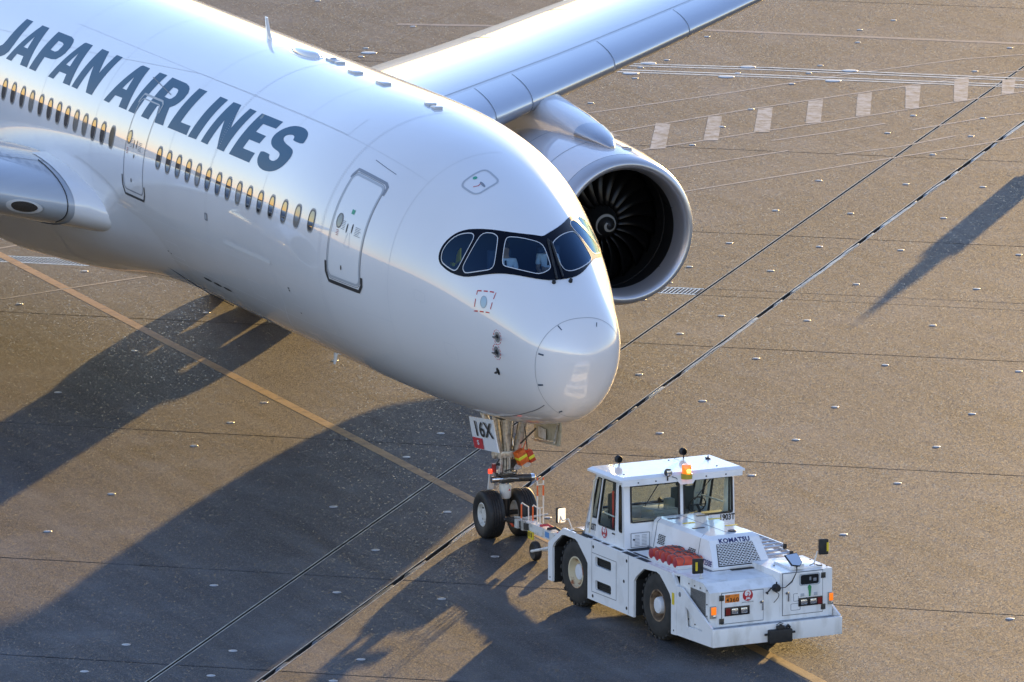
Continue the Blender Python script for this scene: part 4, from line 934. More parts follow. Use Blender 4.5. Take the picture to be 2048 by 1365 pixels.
# --- engines
BLADE = mat("fan_blade", (0.012, 0.011, 0.011), 0.3, metal=0.6)
LINER = mat("inlet_liner", (0.012, 0.0115, 0.011), 0.5)
PYL = mat("pylon_white", (0.70, 0.71, 0.72), 0.3, coat=0.8)
def engine(sg):
    cy, cz, x0 = sg * 10.52, 2.90, -23.12
    out = [(1.56, 0.0), (1.60, -.012), (1.645, -.05), (1.685, -.13), (1.72, -.26), (1.745, -.42)]
    cowl = [(1.748, -.43), (1.79, -.8), (1.85, -1.5), (1.90, -2.3), (1.915, -3.0), (1.89, -3.9), (1.80, -4.9), (1.66, -5.8), (1.60, -6.15), (1.52, -6.1), (1.40, -5.0)]
    lipin = [(1.56, 0.0), (1.525, -.015), (1.485, -.06), (1.44, -.16), (1.40, -.32), (1.38, -.55)]
    duct = [(1.38, -.56), (1.40, -.8), (1.47, -1.2), (1.50, -1.6), (1.50, -2.6), (.6, -2.7)]
    out, cowl, lipin, duct = [[(r * 1.03, a) for r, a in q] for q in (out, cowl, lipin, duct)]
    mb = MB(); mb.lathe([(r, a) for r, a in cowl], (x0, cy, cz), 'x', 96); nac = mb.build("nacelle", WHITE, jet, True, 60)
    mb = MB(); mb.lathe(list(reversed(out)) + lipin[1:], (x0, cy, cz), 'x', 96); mb.build("inlet_lip", LIP, nac, True, 80)
    mb = MB(); mb.lathe(duct, (x0, cy, cz), 'x', 96); mb.build("inlet_duct", LINER, nac, True, 60)
    # seams of the cowl
    for a, r in ((-1.75, 1.929), (-3.6, 1.96)):
        mb = MB(); mb.lathe([(r, a - .008), (r + .004, a), (r, a + .008)], (x0, cy, cz), 'x', 96); mb.build("cowl_seam", MIDGREY, nac)
    # liner ring ahead of the fan
    for a in (-1.38,):
        mb = MB(); mb.lathe([(1.53, a - .05), (1.515, a), (1.53, a + .05)], (x0, cy, cz), 'x', 96); mb.build("liner_ring", DARKMETAL, nac)
    for k in range(6):
        t = 2 * math.pi * k / 6 + .3; r0 = 1.436
        mb = MB(); pts = []
        for a in (-.5, -.9, -1.3):
            rr_ = np.interp(-a, [.45, .8, 1.2, 1.6], [1.421, 1.442, 1.514, 1.545]) - .004
            pts.append((x0 + a, cy + rr_ * math.cos(t), cz + rr_ * math.sin(t)))
        mb.tube(pts, .006, 5); mb.build("liner_joint", SLOT, nac)
    # spinner with its painted comma, and the fan
    mb = MB(); mb.lathe([(.001, -1.02), (.06, -1.05), (.16, -1.14), (.28, -1.30), (.38, -1.50), (.44, -1.70)], (x0, cy, cz), 'x', 48); spn = mb.build("spinner", mat("spinner_black", (0.012, 0.012, 0.012), .35), nac, True, 60)
    sr = np.array([.001, .06, .16, .28, .38, .44]); sa = np.array([-1.02, -1.05, -1.14, -1.30, -1.50, -1.70])
    for ra, rb, w in ((.075, .20, .03),):
        v = []; f = []; N_ = 44
        for i in range(N_):
            q = i / (N_ - 1); r_ = .085 + .20 * q; t = 2.4 - sg * 0 + 8.2 * q; ww = .026 * math.sin(math.pi * min(1, .12 + q * .9)) + .006
            for e in (-1, 1):
                rr_ = r_ + e * ww; a = np.interp(rr_, sr, sa) + .012
                v.append((x0 + a, cy + rr_ * math.cos(t), cz + rr_ * math.sin(t)))
            if i: f.append((2 * i - 2, 2 * i - 1, 2 * i + 1, 2 * i))
        obj("spinner_spiral", v, f, mat("spiral_white", (0.34, 0.335, 0.31), .5), nac)
    nb = 22; first = None
    v = []; f = []; rs = np.linspace(.40, 1.485, 9); cs = 6
    for r_ in rs:
        q = (r_ - .40) / 1.085; ch = .30 + .34 * math.sin(math.pi * (.25 + .55 * q)); st_ = R(22 + 40 * q); lean = .10 * math.sin(q * math.pi) - .22 * q * q
        for j in range(cs):
            c_ = j / (cs - 1) - .5; bow = .05 * (1 - (2 * c_) ** 2)
            ax = -1.78 - (c_ * ch * math.cos(st_)) - .10 * q; tg = c_ * ch * math.sin(st_) + lean + bow
            an = tg / r_; v.append((x0 + ax, r_ * math.cos(an), r_ * math.sin(an) * sg))
    for i in range(len(rs) - 1):
        for j in range(cs - 1): f.append((i * cs + j, i * cs + j + 1, i * cs + cs + j + 1, i * cs + cs + j))
    bl = obj("fan_blade", v, f, BLADE, nac, True); bl.location = (0, cy, cz)
    sol = bl.modifiers.new("thick", 'SOLIDIFY'); sol.thickness = .018
    for k in range(1, nb):
        c = bl.copy(); COL.objects.link(c); c.parent = nac; c.rotation_euler = (2 * math.pi * k / nb, 0, 0)
    mb = MB(); mb.lathe([(.3, -2.3), (1.49, -2.3)], (x0, cy, cz), 'x', 48); mb.build("fan_backplate", SLOT, nac)
    # exhaust cone
    mb = MB(); mb.lathe([(1.25, -5.2), (1.05, -6.4), (.72, -7.4), (.70, -7.4), (.45, -7.4), (.05, -8.3)], (x0, cy, cz), 'x', 40); mb.build("exhaust", DARKMETAL, nac, True, 50)
    # intake scoop on top
    an = R(78); cpt = Vector((x0 - 1.05, cy + 1.872 * math.cos(an), cz + 1.872 * math.sin(an)))
    mb = MB(); mb.box(cpt.x - .16, cpt.x + .16, cpt.y - .10, cpt.y + .10, cpt.z - .05, cpt.z + .012); mb.build("scoop_frame", LGREY, nac)
    mb = MB(); mb.box(cpt.x - .12, cpt.x + .02, cpt.y - .06, cpt.y + .06, cpt.z - .02, cpt.z + .016); mb.build("scoop_mouth", BLACK, nac)
    # pylon: lofted body between cowl and wing
    secs = [(-24.05, 4.74, 4.81, .05), (-24.35, 4.72, 4.95, .20), (-24.8, 4.70, 5.07, .33), (-25.4, 4.66, 5.17, .42), (-26.2, 4.60, 5.28, .47), (-27.2, 4.4, 5.38, .50), (-28.2, 4.3, 5.50, .52), (-29.4, 4.1, 5.60, .52), (-31, 3.7, 5.5, .46), (-33, 4.2, 5.2, .30), (-34.5, 4.8, 5.1, .06)]
    v = []; f = []; n = 24
    for x, zb_, zt_, hw_ in secs:
        for k in range(n):
            t = 2 * math.pi * k / n; q, z = math.cos(t), math.sin(t); m = (zb_ + zt_) / 2; e1 = .6
            e1 = float(np.interp(-x, [24.1, 25.4, 27.2], [1.0, .85, .6])); v.append((x, cy + hw_ * abs(q) ** e1 * (1 if q > 0 else -1), m + (zt_ - zb_) / 2 * abs(z) ** (.95 if x > -26 else .75) * (1 if z > 0 else -1)))
    for i in range(len(secs) - 1):
        for k in range(n): f.append((i * n + k, i * n + (k + 1) % n, i * n + n + (k + 1) % n, i * n + n + k))
    f.append(tuple(range(n))); f.append(tuple(range((len(secs) - 1) * n, len(secs) * n)))
    mb = MB(); mb.add(v, f); py = mb.build("pylon", PYL, jet, True, 50)
    # grey nose cap of the pylon
    v2 = []; f2 = []
    for (x, zb_, zt_, hw_) in secs[:4]:
        for k in range(n):
            t = 2 * math.pi * k / n; q, z = math.cos(t), math.sin(t); m = (zb_ + zt_) / 2
            v2.append((x + .012, cy + (hw_ + .012) * abs(q) ** float(np.interp(-x, [24.1, 25.4, 27.2], [1.0, .85, .6])) * (1 if q > 0 else -1), m + ((zt_ - zb_) / 2 + .012) * abs(z) ** .95 * (1 if z > 0 else -1)))
    for i in range(3):
        for k in range(n): f2.append((i * n + k, i * n + (k + 1) % n, i * n + n + (k + 1) % n, i * n + n + k))
    f2.append(tuple(range(n)))
    mb = MB(); mb.add(v2, f2); mb.build("pylon_nose", SLAT, py, True, 50)
engine(1)
engine(-1)

# --- tail
def tailfin(name, root, tip, thick, m):
    """root/tip: (x_le, x_te, point) quads lofted with a thin lens section"""
    v = []; f = []; us = (0, .03, .12, .3, .6, 1.0)
    for (xl, xt, y, z) in (root, tip):
        for u, s_ in [(u, 1) for u in us] + [(u, -1) for u in reversed(us[1:-1])]:
            yt = foil(u, thick)[1] * (xl - xt) * s_; x = xl + (xt - xl) * u
            v.append((x, y + (yt if name == "tail_fin" else 0), z + (0 if name == "tail_fin" else yt)))
    n = len(v) // 2
    for k in range(n): f.append((k, (k + 1) % n, n + (k + 1) % n, n + k))
    f.append(tuple(range(n, 2 * n)))
    mb = MB(); mb.add(v, f); return mb.build(name, m, jet, True, 40)
tailfin("tail_fin", (-53.5, -63.0, 0, 8.2), (-62.0, -66.0, 0, 17.0), .10, WHITE)
for sg in (1, -1): tailfin("tailplane", (-56.5, -63.0, sg * .8, 7.2), (-62.8, -66.0, sg * 9.5, 8.2), .09, WINGM)

# --- landing gear
def wheel(name, c, r, w, rim_r, parent, tyre_mat, rim_mat, axis='y', side=-1, rot=None):
    """tyre mesh with a rim and hub as children; side = outward direction along the axle"""
    h = w / 2
    prof_ = [(rim_r, -h * .80), (rim_r + .03, -h * .92), (r * .80, -h), (r * .90, -h * .95), (r * .965, -h * .82), (r * .992, -h * .62)]
    gro = []
    for g_ in (-.42, -.14, .14, .42):
        gro += [(r, h * (g_ - .05)), (r - .012, h * (g_ - .035)), (r - .012, h * (g_ + .035)), (r, h * (g_ + .05))]
    full = prof_ + gro + [(a, -b) for a, b in reversed(prof_)]
    mb = MB(); mb.lathe(full, (0, 0, 0), axis, 48); t = mb.build(name, tyre_mat, parent, True, 35); t.location = c
    rp = [(rim_r + .004, side * h * .80), (rim_r * .93, side * h * .84), (rim_r * .86, side * h * .66), (rim_r * .80, side * h * .42), (rim_r * .52, side * h * .36), (rim_r * .46, side * h * .60), (rim_r * .30, side * h * .66), (.001, side * h * .66)]
    mb = MB(); mb.lathe(rp, (0, 0, 0), axis, 40); rm = mb.build("rim", rim_mat, t, True, 35)
    rp = [(rim_r + .004, -side * h * .80), (rim_r * .9, -side * h * .84), (rim_r * .82, -side * h * .5), (rim_r * .3, -side * h * .4), (.001, -side * h * .4)]
    mb = MB(); mb.lathe(rp, (0, 0, 0), axis, 40); mb.build("rim", rim_mat, t, True, 35)
    for k in range(8):
        a = 2 * math.pi * k / 8; q = rim_r * .66
        p = (q * math.cos(a), side * h * .41, q * math.sin(a)) if axis == 'y' else None
        mb = MB(); mb.tube([(p[0], p[1] - side * .01, p[2]), (p[0], p[1] + side * .02, p[2])], rim_r * .07, 8); mb.build("wheel_bolt", DARKMETAL, t)
    return t
NGX = -4.6
ng = empty("nose_gear", (NGX, 0, 0), 0, jet)
STEER = R(3)
for sg in (-1, 1):
    w_ = wheel("nose_wheel", (NGX, sg * .37, .505), .512, .40, .255, jet, BLACK, GEARW, 'y', sg)
mb = MB(); mb.tube([(0, -.3, .505), (0, .3, .505)], .055, 14); mb.build("axle", DARKMETAL, ng, True)
mb = MB(); mb.tube([(0, 0, .44), (0, 0, .84)], .095, 20); mb.build("piston_cover", mat("piston_black", (0.015, 0.015, 0.016), .35), ng, True)
mb = MB(); mb.tube([(0, 0, .82), (0, 0, .86), (0, 0, 1.10), (0, 0, 1.14)], [.10, .125, .125, .11], 24); mb.build("lower_cylinder", GEARW, ng, True, 40)
mb = MB(); mb.tube([(0, 0, 1.12), (0, 0, 1.30)], .095, 20); mb.build("piston", CHROME, ng, True)
mb = MB(); mb.tube([(0, 0, 1.24), (-.01, 0, 1.75), (-.03, 0, 2.45), (-.05, 0, 2.8)], [.15, .14, .16, .19], 20); mb.build("main_strut", STEEL, ng, True)
mb = MB(); mb.tube([(-.02, -.13, 1.9), (-.75, -.3, 2.75)], .07, 12); mb.tube([(-.02, .13, 1.9), (-.75, .3, 2.75)], .07, 12); mb.build("drag_brace", STEEL, ng, True)
mb = MB(); mb.tube([(.05, .20, 1.72), (.12, .30, 2.2), (.25, .36, 2.75)], .085, 12); mb.build("side_stay", STEEL, ng, True)
mb = MB(); mb.tube([(.10, -.16, 1.72), (.2, -.34, 2.72)], .055, 12); mb.build("side_stay", STEEL, ng, True)
mb = MB(); mb.box(-.2, .16, -.22, .22, 1.70, 1.86, .04); mb.tube([(0, -.28, 1.78), (0, .30, 1.78)], .09, 16); mb.build("trunnion", STEEL, ng, True)
# steering unit: horizontal actuators and collars
mb = MB(); mb.tube([(0, 0, 1.18), (0, 0, 1.34)], .20, 24); mb.tube([(0, 0, 1.36), (0, 0, 1.40)], .24, 24); mb.build("steering_collar", DARKMETAL, ng, True)
mb = MB(); mb.tube([(.10, .02, 1.27), (.12, .52, 1.25)], .085, 16); mb.build("steering_actuator", DARKMETAL, ng, True)
mb = MB(); mb.tube([(.12, .52, 1.25), (.12, .60, 1.25), (.12, .64, 1.25)], [.088, .08, .03], 16); mb.build("actuator_cap", CHROME, ng, True)
mb = MB(); mb.tube([(.10, -.02, 1.26), (.10, -.30, 1.26)], .07, 16); mb.tube([(.1, -.30, 1.26), (.1, -.36, 1.26)], .075, 16); mb.build("steering_actuator", CHROME, ng, True)
for k in range(5):
    z = 1.20 + .06 * k
    mb = MB(); mb.tube([(.19, -.22 + .03 * k, z), (.22, .0, z + .03), (.20, .26 - .04 * k, z)], .014, 6); mb.build("hydraulic_line", STEEL if k % 2 else DARKMETAL, ng, True)
for k in range(6):
    y = -.2 + .08 * k
    mb = MB(); mb.tube([(.13, y, 1.38), (.17, y * .9, 1.6), (.12, y * .7, 1.9), (.1, y * 1.3, 2.5)], .011, 6); mb.build("hose", DARKMETAL if k % 3 else GEARW, ng, True)
# torque links behind the strut
mb = MB(); mb.prism([[(-.10, 1.28), (-.46, 1.02), (-.50, .96), (-.44, .92), (-.10, 1.12)]], (0, .05, 0), (1, 0, 0), (0, 0, 1), .10); mb.build("torque_link", GEARW, ng)
mb = MB(); mb.prism([[(-.10, .92), (-.44, 1.0), (-.5, .96), (-.47, .90), (-.16, .62), (-.08, .62)]], (0, .045, 0), (1, 0, 0), (0, 0, 1), .09); mb.build("torque_link", GEARW, ng)
mb = MB(); mb.prism([[(-.36, .72), (-.31, .70), (-.24, 1.36), (-.30, 1.42), (-.36, 1.36), (-.40, 1.0)]], (-.22, .10, 0), (0, 1, 0), (0, 0, 1), .06); mb.build("tow_fitting_arm", GEARW, ng)
# lamps: taxi lamp facing forward, red lamp and box at the left
mb = MB(); mb.tube([(.02, .16, 1.58), (.17, .19, 1.56)], [.07, .125], 28); tl = mb.build("taxi_lamp", DARKMETAL, jet, True, 40); tl.location.x = NGX
mb = MB(); mb.disc((.175, .19, 1.56), .112, 'x', 28); mb.build("lamp_glass", mat("lamp_glass", (0.55, 0.55, 0.58), .25, metal=.3, noise=(60, (0.30, 0.30, 0.33), .4, .6, 2)), tl)
mb = MB(); mb.box(.0, .05, .03, .36, 1.42, 1.70, .01); mb.build("lamp_bracket", STEEL, tl)
mb = MB(); mb.tube([(.0, .44, 1.58), (.10, .45, 1.57)], [.06, .10], 20); mb.build("taxi_lamp", GEARW, ng, True, 40)
mb = MB(); mb.tube([(.1, -.30, 1.42), (.1, -.30, 1.60)], .05, 14); mb.build("red_light_unit", mat("dark_red", (0.22, 0.02, 0.02), .35), ng, True, 40)
mb = MB(); mb.box(.1, .17, -.44, -.36, 1.40, 1.50, .012); mb.build("red_lamp", mat("red_lamp", (0.75, 0.05, 0.02), .3, emit=((1, .08, .03), .35)), ng, True)
mb = MB(); mb.tube([(.12, -.27, 1.55), (.14, -.20, 1.68), (.08, -.15, 1.80)], .014, 6); mb.tube([(.12, -.26, 1.60), (.15, -.17, 1.58)], .03, 8); mb.build("hose", BLACK, ng, True)
obj("warning_triangle", [(.127, .02, 1.0), (.127, .07, 1.0), (.127, .045, 1.045)], [(0, 1, 2)], RED, ng)

# gear doors
def gear_door(pts, y0, bulge, m, name):
    """pts: (x, z) outline hung at y0, slightly curved"""
    v = []; f = []; nu, nv = 8, 6
    (a, b, c, d) = [Vector(p) for p in pts]     # top rear, top front, bottom front, bottom rear
    for side in (0, 1):
        for i in range(nv + 1):
            for j in range(nu + 1):
                p = (a * (1 - j / nu) + b * (j / nu)) * (1 - i / nv) + (d * (1 - j / nu) + c * (j / nu)) * (i / nv)
                v.append((p.x, y0 + bulge * math.sin(math.pi * .5 * i / nv) + side * .035, p.y))
    n = (nu + 1) * (nv + 1)
    for s_ in (0, 1):
        for i in range(nv):
            for j in range(nu):
                q = s_ * n + i * (nu + 1) + j; f.append((q, q + 1, q + nu + 2, q + nu + 1))
    edge = [j for j in range(nu + 1)] + [i * (nu + 1) + nu for i in range(1, nv + 1)] + [nv * (nu + 1) + j for j in range(nu - 1, -1, -1)] + [i * (nu + 1) for i in range(nv - 1, 0, -1)]
    for q in range(len(edge)): f.append((edge[q], edge[(q + 1) % len(edge)], edge[(q + 1) % len(edge)] + n, edge[q] + n))
    mb = MB(); mb.add(v, f); return mb.build(name, m, jet, True, 40)
gd = gear_door([(-5.27, 2.50), (-3.95, 2.66), (-3.53, 2.03), (-4.86, 1.90)], -.56, -.03, WPART, "nose_gear_door")
DTXT = mat("black_paint", (0.012, 0.012, 0.013), .4)
dirU = Vector((1.32, 0, .145)).normalized(); dirV = Vector((-.40, 0, .61)).normalized()
text_obj("registration", "16X", (-4.38, -.60, 2.36), dirU, dirV, .50, DTXT, gd, lift=.004, bold=.006, xs=1.25)
v = [(-4.98, -.597, 2.12), (-4.42, -.597, 2.175), (-4.30, -.607, 1.966), (-4.83, -.607, 1.912)]
obj("red_corner", v, [(0, 1, 2, 3)], RED, gd)
text_obj("stencil_mark", "S", (-4.62, -.606, 2.055), dirU, dirV, .14, PALE, gd, lift=.004, bold=.004, xs=2.0)
INNER = mat("door_lining", (0.42, 0.39, 0.30), .6, noise=(7, (0.30, 0.27, 0.19), .45, .7, 4))
pd = gear_door([(-4.40, 2.52), (-2.90, 2.80), (-3.10, 2.16), (-4.50, 2.03)], .56, .05, INNER, "nose_gear_door")
mb = MB(); mb.box(-4.1, -3.7, .545, .56, 2.2, 2.42, .005); mb.build("door_pad", GEARW, pd)
mb = MB(); mb.tube([(-4.45, .555, 2.1), (-3.2, .56, 2.24)], .02, 6); mb.tube([(-3.25, .56, 2.2), (-3.0, .55, 2.7)], .025, 6); mb.build("door_rib", STEEL, pd)
mb = MB(); mb.tube([(-4.0, .1, 2.1), (-3.75, .35, 2.45)], .02, 6); mb.tube([(-4.05, .22, 2.45), (-4.0, .26, 1.95)], .014, 6); mb.build("door_rod", DARKMETAL, jet)
mb = MB(); mb.prism([[(-6.6, -.5), (-3.6, -.5), (-3.6, .5), (-6.6, .5)]], (0, 0, 2.74), (1, 0, 0), (0, 1, 0), .03); mb.build("gear_bay_roof", mat("bay_dark", (0.05, 0.045, 0.035), .7), jet)

def main_gear(sg):
    e = empty("main_gear", (-33.3, sg * 5.3, 0), 0, jet)
    for x in (-1.02, 1.02):
        for y in (-.87, .87):
            t = wheel("main_wheel", (-33.3 + x, sg * 5.3 + y, .68), .69, .50, .28, jet, BLACK, GEARW, 'y', 1 if y > 0 else -1)
        mb = MB(); mb.tube([(x, -.8, .68), (x, .8, .68)], .08, 12); mb.build("axle", STEEL, e)
    mb = MB(); mb.tube([(-1.02, 0, .68), (1.02, 0, .68)], .14, 14); mb.build("bogie_beam", STEEL, e, True)
    mb = MB(); mb.tube([(0, 0, .7), (0, -sg * .1, 4.3)], [.2, .26], 18); mb.build("main_strut", STEEL, e, True)
    mb = MB(); mb.tube([(0, 0, 2.0), (.2, -sg * 2.2, 3.6)], .11, 12); mb.build("side_stay", STEEL, e, True)
    mb = MB(); mb.box(-3.3, 1.5, .50, .55, 1.0, 3.9) if sg > 0 else mb.box(-3.3, 1.5, -.55, -.50, 1.0, 3.9); mb.build("gear_door_panel", WHITE, e)
main_gear(1); main_gear(-1)

# ------------------------------------------------------------------ the tow tractor
# local axes: X forward from its front bumper, Y to its left, Z up
TUG_LOC, TUG_RZ = (8.252, 0.658, 0.0), 0.086
tug = empty("tow_tractor", TUG_LOC, TUG_RZ)
tag(tug, "white airport tow tractor with glazed cab and amber beacon coupled to the airliner", "tow tractor")
TW = mat("tractor_white", (0.86, 0.86, 0.86), 0.3, coat=0.7, coat_rough=0.08, noise=(2.3, (0.70, 0.69, 0.67), 0.52, 0.80, 7))
TWD = mat("tractor_white_grimy", (0.83, 0.83, 0.82), 0.4, coat=0.4, coat_rough=0.15, noise=(3.5, (0.58, 0.56, 0.52), 0.48, 0.78, 8, (1, 1, 0.45)))
GRIP = mat("grip_tape", (0.02, 0.024, 0.028), 0.8, bump=(200, .4, .002))
TDARK = mat("chassis_black", (0.012, 0.012, 0.012), 0.7)
RUSTW = mat("rusty_rim", (0.62, 0.58, 0.50), 0.5, noise=(5, (0.30, 0.13, 0.05), 0.47, 0.66, 7))
HUBW = mat("hub_white", (0.70, 0.71, 0.73), 0.4)
NAVY = mat("navy_print", (0.012, 0.02, 0.12), 0.4)
AMBER = mat("amber_lens", (0.85, 0.28, 0.01), 0.25, coat=.6)
TYRE = mat("tractor_tyre", (0.018, 0.018, 0.018), 0.75, noise=(6, (0.04, 0.037, 0.033), 0.4, 0.8, 5))
CABGLASS = glass("cab_glass", (0.84, 0.93, 0.90), 0.05)
WS = 1.457

side = [(-7.15, .33), (-6.96, .33), (-6.96, 1.04), (-6.88, 1.15), (-6.53, 1.38), (-6.38, 1.40), (-5.95, 1.40), (-5.84, 1.36), (-5.48, 1.09), (-5.39, 1.0), (-5.39, .28), (-3.38, .27), (-3.37, 1.02), (-3.27, 1.13), (-2.94, 1.35), (-2.40, 1.39), (-2.26, 1.36), (-2.05, 1.22), (-1.83, 1.05), (-1.77, .93), (-1.77, .25), (-1.55, .26), (-1.55, 1.25), (-1.75, 1.49), (-3.59, 1.5), (-6.48, 1.53), (-7.15, 1.11)]
lou1 = rrect(-5.06, -4.36, 1.02, 1.21, .045, 3)[::-1]; lou2 = rrect(-5.06, -4.36, .53, .72, .045, 3)[::-1]
mb = MB(); mb.prism([side, lou1, lou2], (0, -WS, 0), (1, 0, 0), (0, 0, 1), .05); sp = mb.build("side_panel", TW, tug)
mb = MB(); mb.prism([side], (0, WS - .05, 0), (1, 0, 0), (0, 0, 1), .05); sp2 = mb.build("side_panel", TW, tug)
mb = MB(); mb.box(-5.15, -4.25, -WS + .10, -WS + .16, .45, 1.3); mb.build("louver_back", TDARK, sp)
for zl in (1.02, .53):
    for k in range(3):
        mb = MB(); mb.box(-5.06, -4.36, -WS + .05, -WS + .075, zl + .045 + .055 * k, zl + .052 + .055 * k); mb.build("louver_slat", TDARK, sp)
# seams and fixings of the side panel
def xz_line(x0, z0, x1, z1, w=.012):
    d = Vector((x1 - x0, 0, z1 - z0)).normalized(); n = Vector((-d.z, 0, d.x)) * w / 2; y = -WS - .0035
    return [(x0 + n.x, y, z0 + n.z), (x1 + n.x, y, z1 + n.z), (x1 - n.x, y, z1 - n.z), (x0 - n.x, y, z0 - n.z)]
for a in ((-5.2, 1.265, -4.13, 1.265), (-4.13, 1.265, -4.13, .47), (-4.13, .47, -5.2, .46), (-5.2, .46, -5.2, 1.265), (-3.60, 1.5, -3.60, .30), (-5.2, 1.5, -5.2, 1.265)):
    obj("panel_seam", xz_line(*a), [(0, 1, 2, 3)], SEAM, sp)
for x, z in ((-5.14, 1.39), (-3.68, 1.37), (-3.68, .40), (-3.80, .93), (-5.16, .37), (-7.06, .40), (-1.66, .34)):
    mb = MB(); mb.tube([(x, -WS - .004, z), (x, -WS + .01, z)], .035 if x > -5.5 and x < -3 else .018, 14); mb.build("fixing_hole", TDARK, sp)
obj("warning_sticker", [(-1.73, -WS - .004, 1.10), (-1.63, -WS - .004, 1.10), (-1.63, -WS - .004, .86), (-1.73, -WS - .004, .86)], [(0, 1, 2, 3)], YELLOW, sp)
# dark core between the wheels
mb = MB(); mb.box(-6.95, -.6, -1.02, 1.02, .38, 1.42); mb.box(-5.30, -3.45, -1.38, 1.38, .36, 1.45); mb.build("chassis", TDARK, tug)
for x in (-6.05, -2.45):
    mb = MB(); mb.prism([[(-.9, .3), (-.9, 1.06), (-.45, 1.40), (.45, 1.40), (.78, 1.02), (.78, .3), (.74, .3), (.74, 1.0), (.42, 1.36), (-.42, 1.36), (-.86, 1.04), (-.86, .3)]], (x - .05, -1.40, 0), (1, 0, 0), (0, 0, 1), 2.8); mb.build("wheel_arch_liner", TDARK, tug)
# deck plates
mb = MB(); mb.box(-6.47, -1.55, -1.405, 1.405, 1.455, 1.497); mb.build("deck", TW, tug)
mb = MB(); mb.add([(-6.47, -1.405, 1.52), (-6.47, 1.405, 1.52), (-7.12, 1.405, 1.11), (-7.12, -1.405, 1.11), (-6.47, -1.405, 1.48), (-6.47, 1.405, 1.48), (-7.12, 1.405, 1.07), (-7.12, -1.405, 1.07)], [(0, 1, 2, 3), (7, 6, 5, 4), (0, 4, 5, 1), (1, 5, 6, 2), (2, 6, 7, 3), (3, 7, 4, 0)]); mb.build("rear_slope", TW, tug)
mb = MB(); mb.box(-7.15, -7.10, -1.405, 1.405, .45, 1.10); mb.build("rear_plate", TW, tug)
for (x0, x1, y0, y1) in ((-6.40, -6.02, -1.38, -1.18), (-5.95, -5.45, -1.44, -1.31), (-5.36, -5.05, -1.44, -1.31), (-4.95, -4.68, -1.44, -1.31), (-4.50, -4.08, -1.44, -1.30), (-3.95, -3.42, -1.44, -1.30), (-3.32, -2.86, -1.44, -1.32), (-4.12, -3.92, -1.22, -.62), (-3.80, -3.10, -1.26, -1.20)):
    mb = MB(); mb.box(x0, x1, y0, y1, 1.497 if y0 > -1.41 else 1.502, 1.504 if x0 > -5.5 else 1.531); mb.build("grip_strip", GRIP, tug)
mb = MB(); mb.box(-6.3, -6.05, -.9, -.2, 1.497, 1.503); mb.box(-6.3, -6.05, .2, .9, 1.497, 1.503); mb.build("grip_strip", GRIP, tug)

# wheels
def tug_wheel(x, sg, rusty):
    h = .19; r = .69
    pr_ = [(.30, -.8 * h), (.33, -.95 * h), (.48, -1.06 * h), (.60, -1.0 * h), (.655, -.84 * h), (.685, -.6 * h), (.69, -.25 * h)]
    full = pr_ + [(a, -b) for a, b in reversed(pr_)]
    mb = MB(); mb.lathe(full, (0, 0, 0), 'y', 56)
    t = mb.build("wheel", TYRE, tug, True, 35); t.location = (x, sg * (WS - .05 - h), r)
    mb = MB()
    for k in range(26):                # shoulder tread blocks
        a = 2 * math.pi * k / 26
        for s_ in (-1, 1):
            c, q = math.cos(a), math.sin(a); tq = Vector((-q, 0, c)); rd = Vector((c, 0, q))
            b = []
            for rr_, dd in ((.632, .040), (.712, .034)):
                for yy in (s_ * h * .28, s_ * h * .98):
                    for e in (-1, 1): b.append(tuple(rd * (rr_ - (.03 if abs(yy) > h * .6 and rr_ > .68 else 0)) + tq * e * dd + Vector((0, yy, 0))))
            mb.add(b, [(0, 1, 3, 2), (4, 6, 7, 5), (0, 4, 5, 1), (2, 3, 7, 6), (0, 2, 6, 4), (1, 5, 7, 3)])
    mb.build("tread", TYRE, t)
    o = sg
    mb = MB(); mb.lathe([(.335, o * .86 * h), (.325, o * 1.0 * h), (.30, o * .98 * h), (.292, o * .80 * h), (.285, o * .30 * h), (.255, o * .05 * h), (.17, -o * .02 * h)], (0, 0, 0), 'y', 44); mb.build("rim", rusty, t, True, 35)
    hw = .62 if x < -4 else .98
    mb = MB(); mb.lathe([(.175, -o * .05 * h), (.17, o * hw * .8 * h), (.155, o * hw * h), (.12, o * hw * h), (.115, o * (hw + .05) * h), (.001, o * (hw + .06) * h)], (0, 0, 0), 'y', 36); mb.build("hub", HUBW, t, True, 35)
    for k in range(10):
        a = 2 * math.pi * k / 10
        mb = MB(); mb.tube([(.215 * math.cos(a), 0, .215 * math.sin(a)), (.215 * math.cos(a), o * .22 * h, .215 * math.sin(a))], .017, 6); mb.build("wheel_nut", rusty, t)
for x, m_ in ((-6.02, mat("cream_rim", (0.66, 0.56, 0.38), 0.5, noise=(5, (0.30, 0.10, 0.04), 0.50, 0.62, 7))), (-2.45, mat("brown_rim", (0.30, 0.20, 0.12), 0.55, noise=(6, (0.10, 0.06, 0.04), 0.42, 0.62, 6)))):
    for sg in (-1, 1): tug_wheel(x, sg, m_)

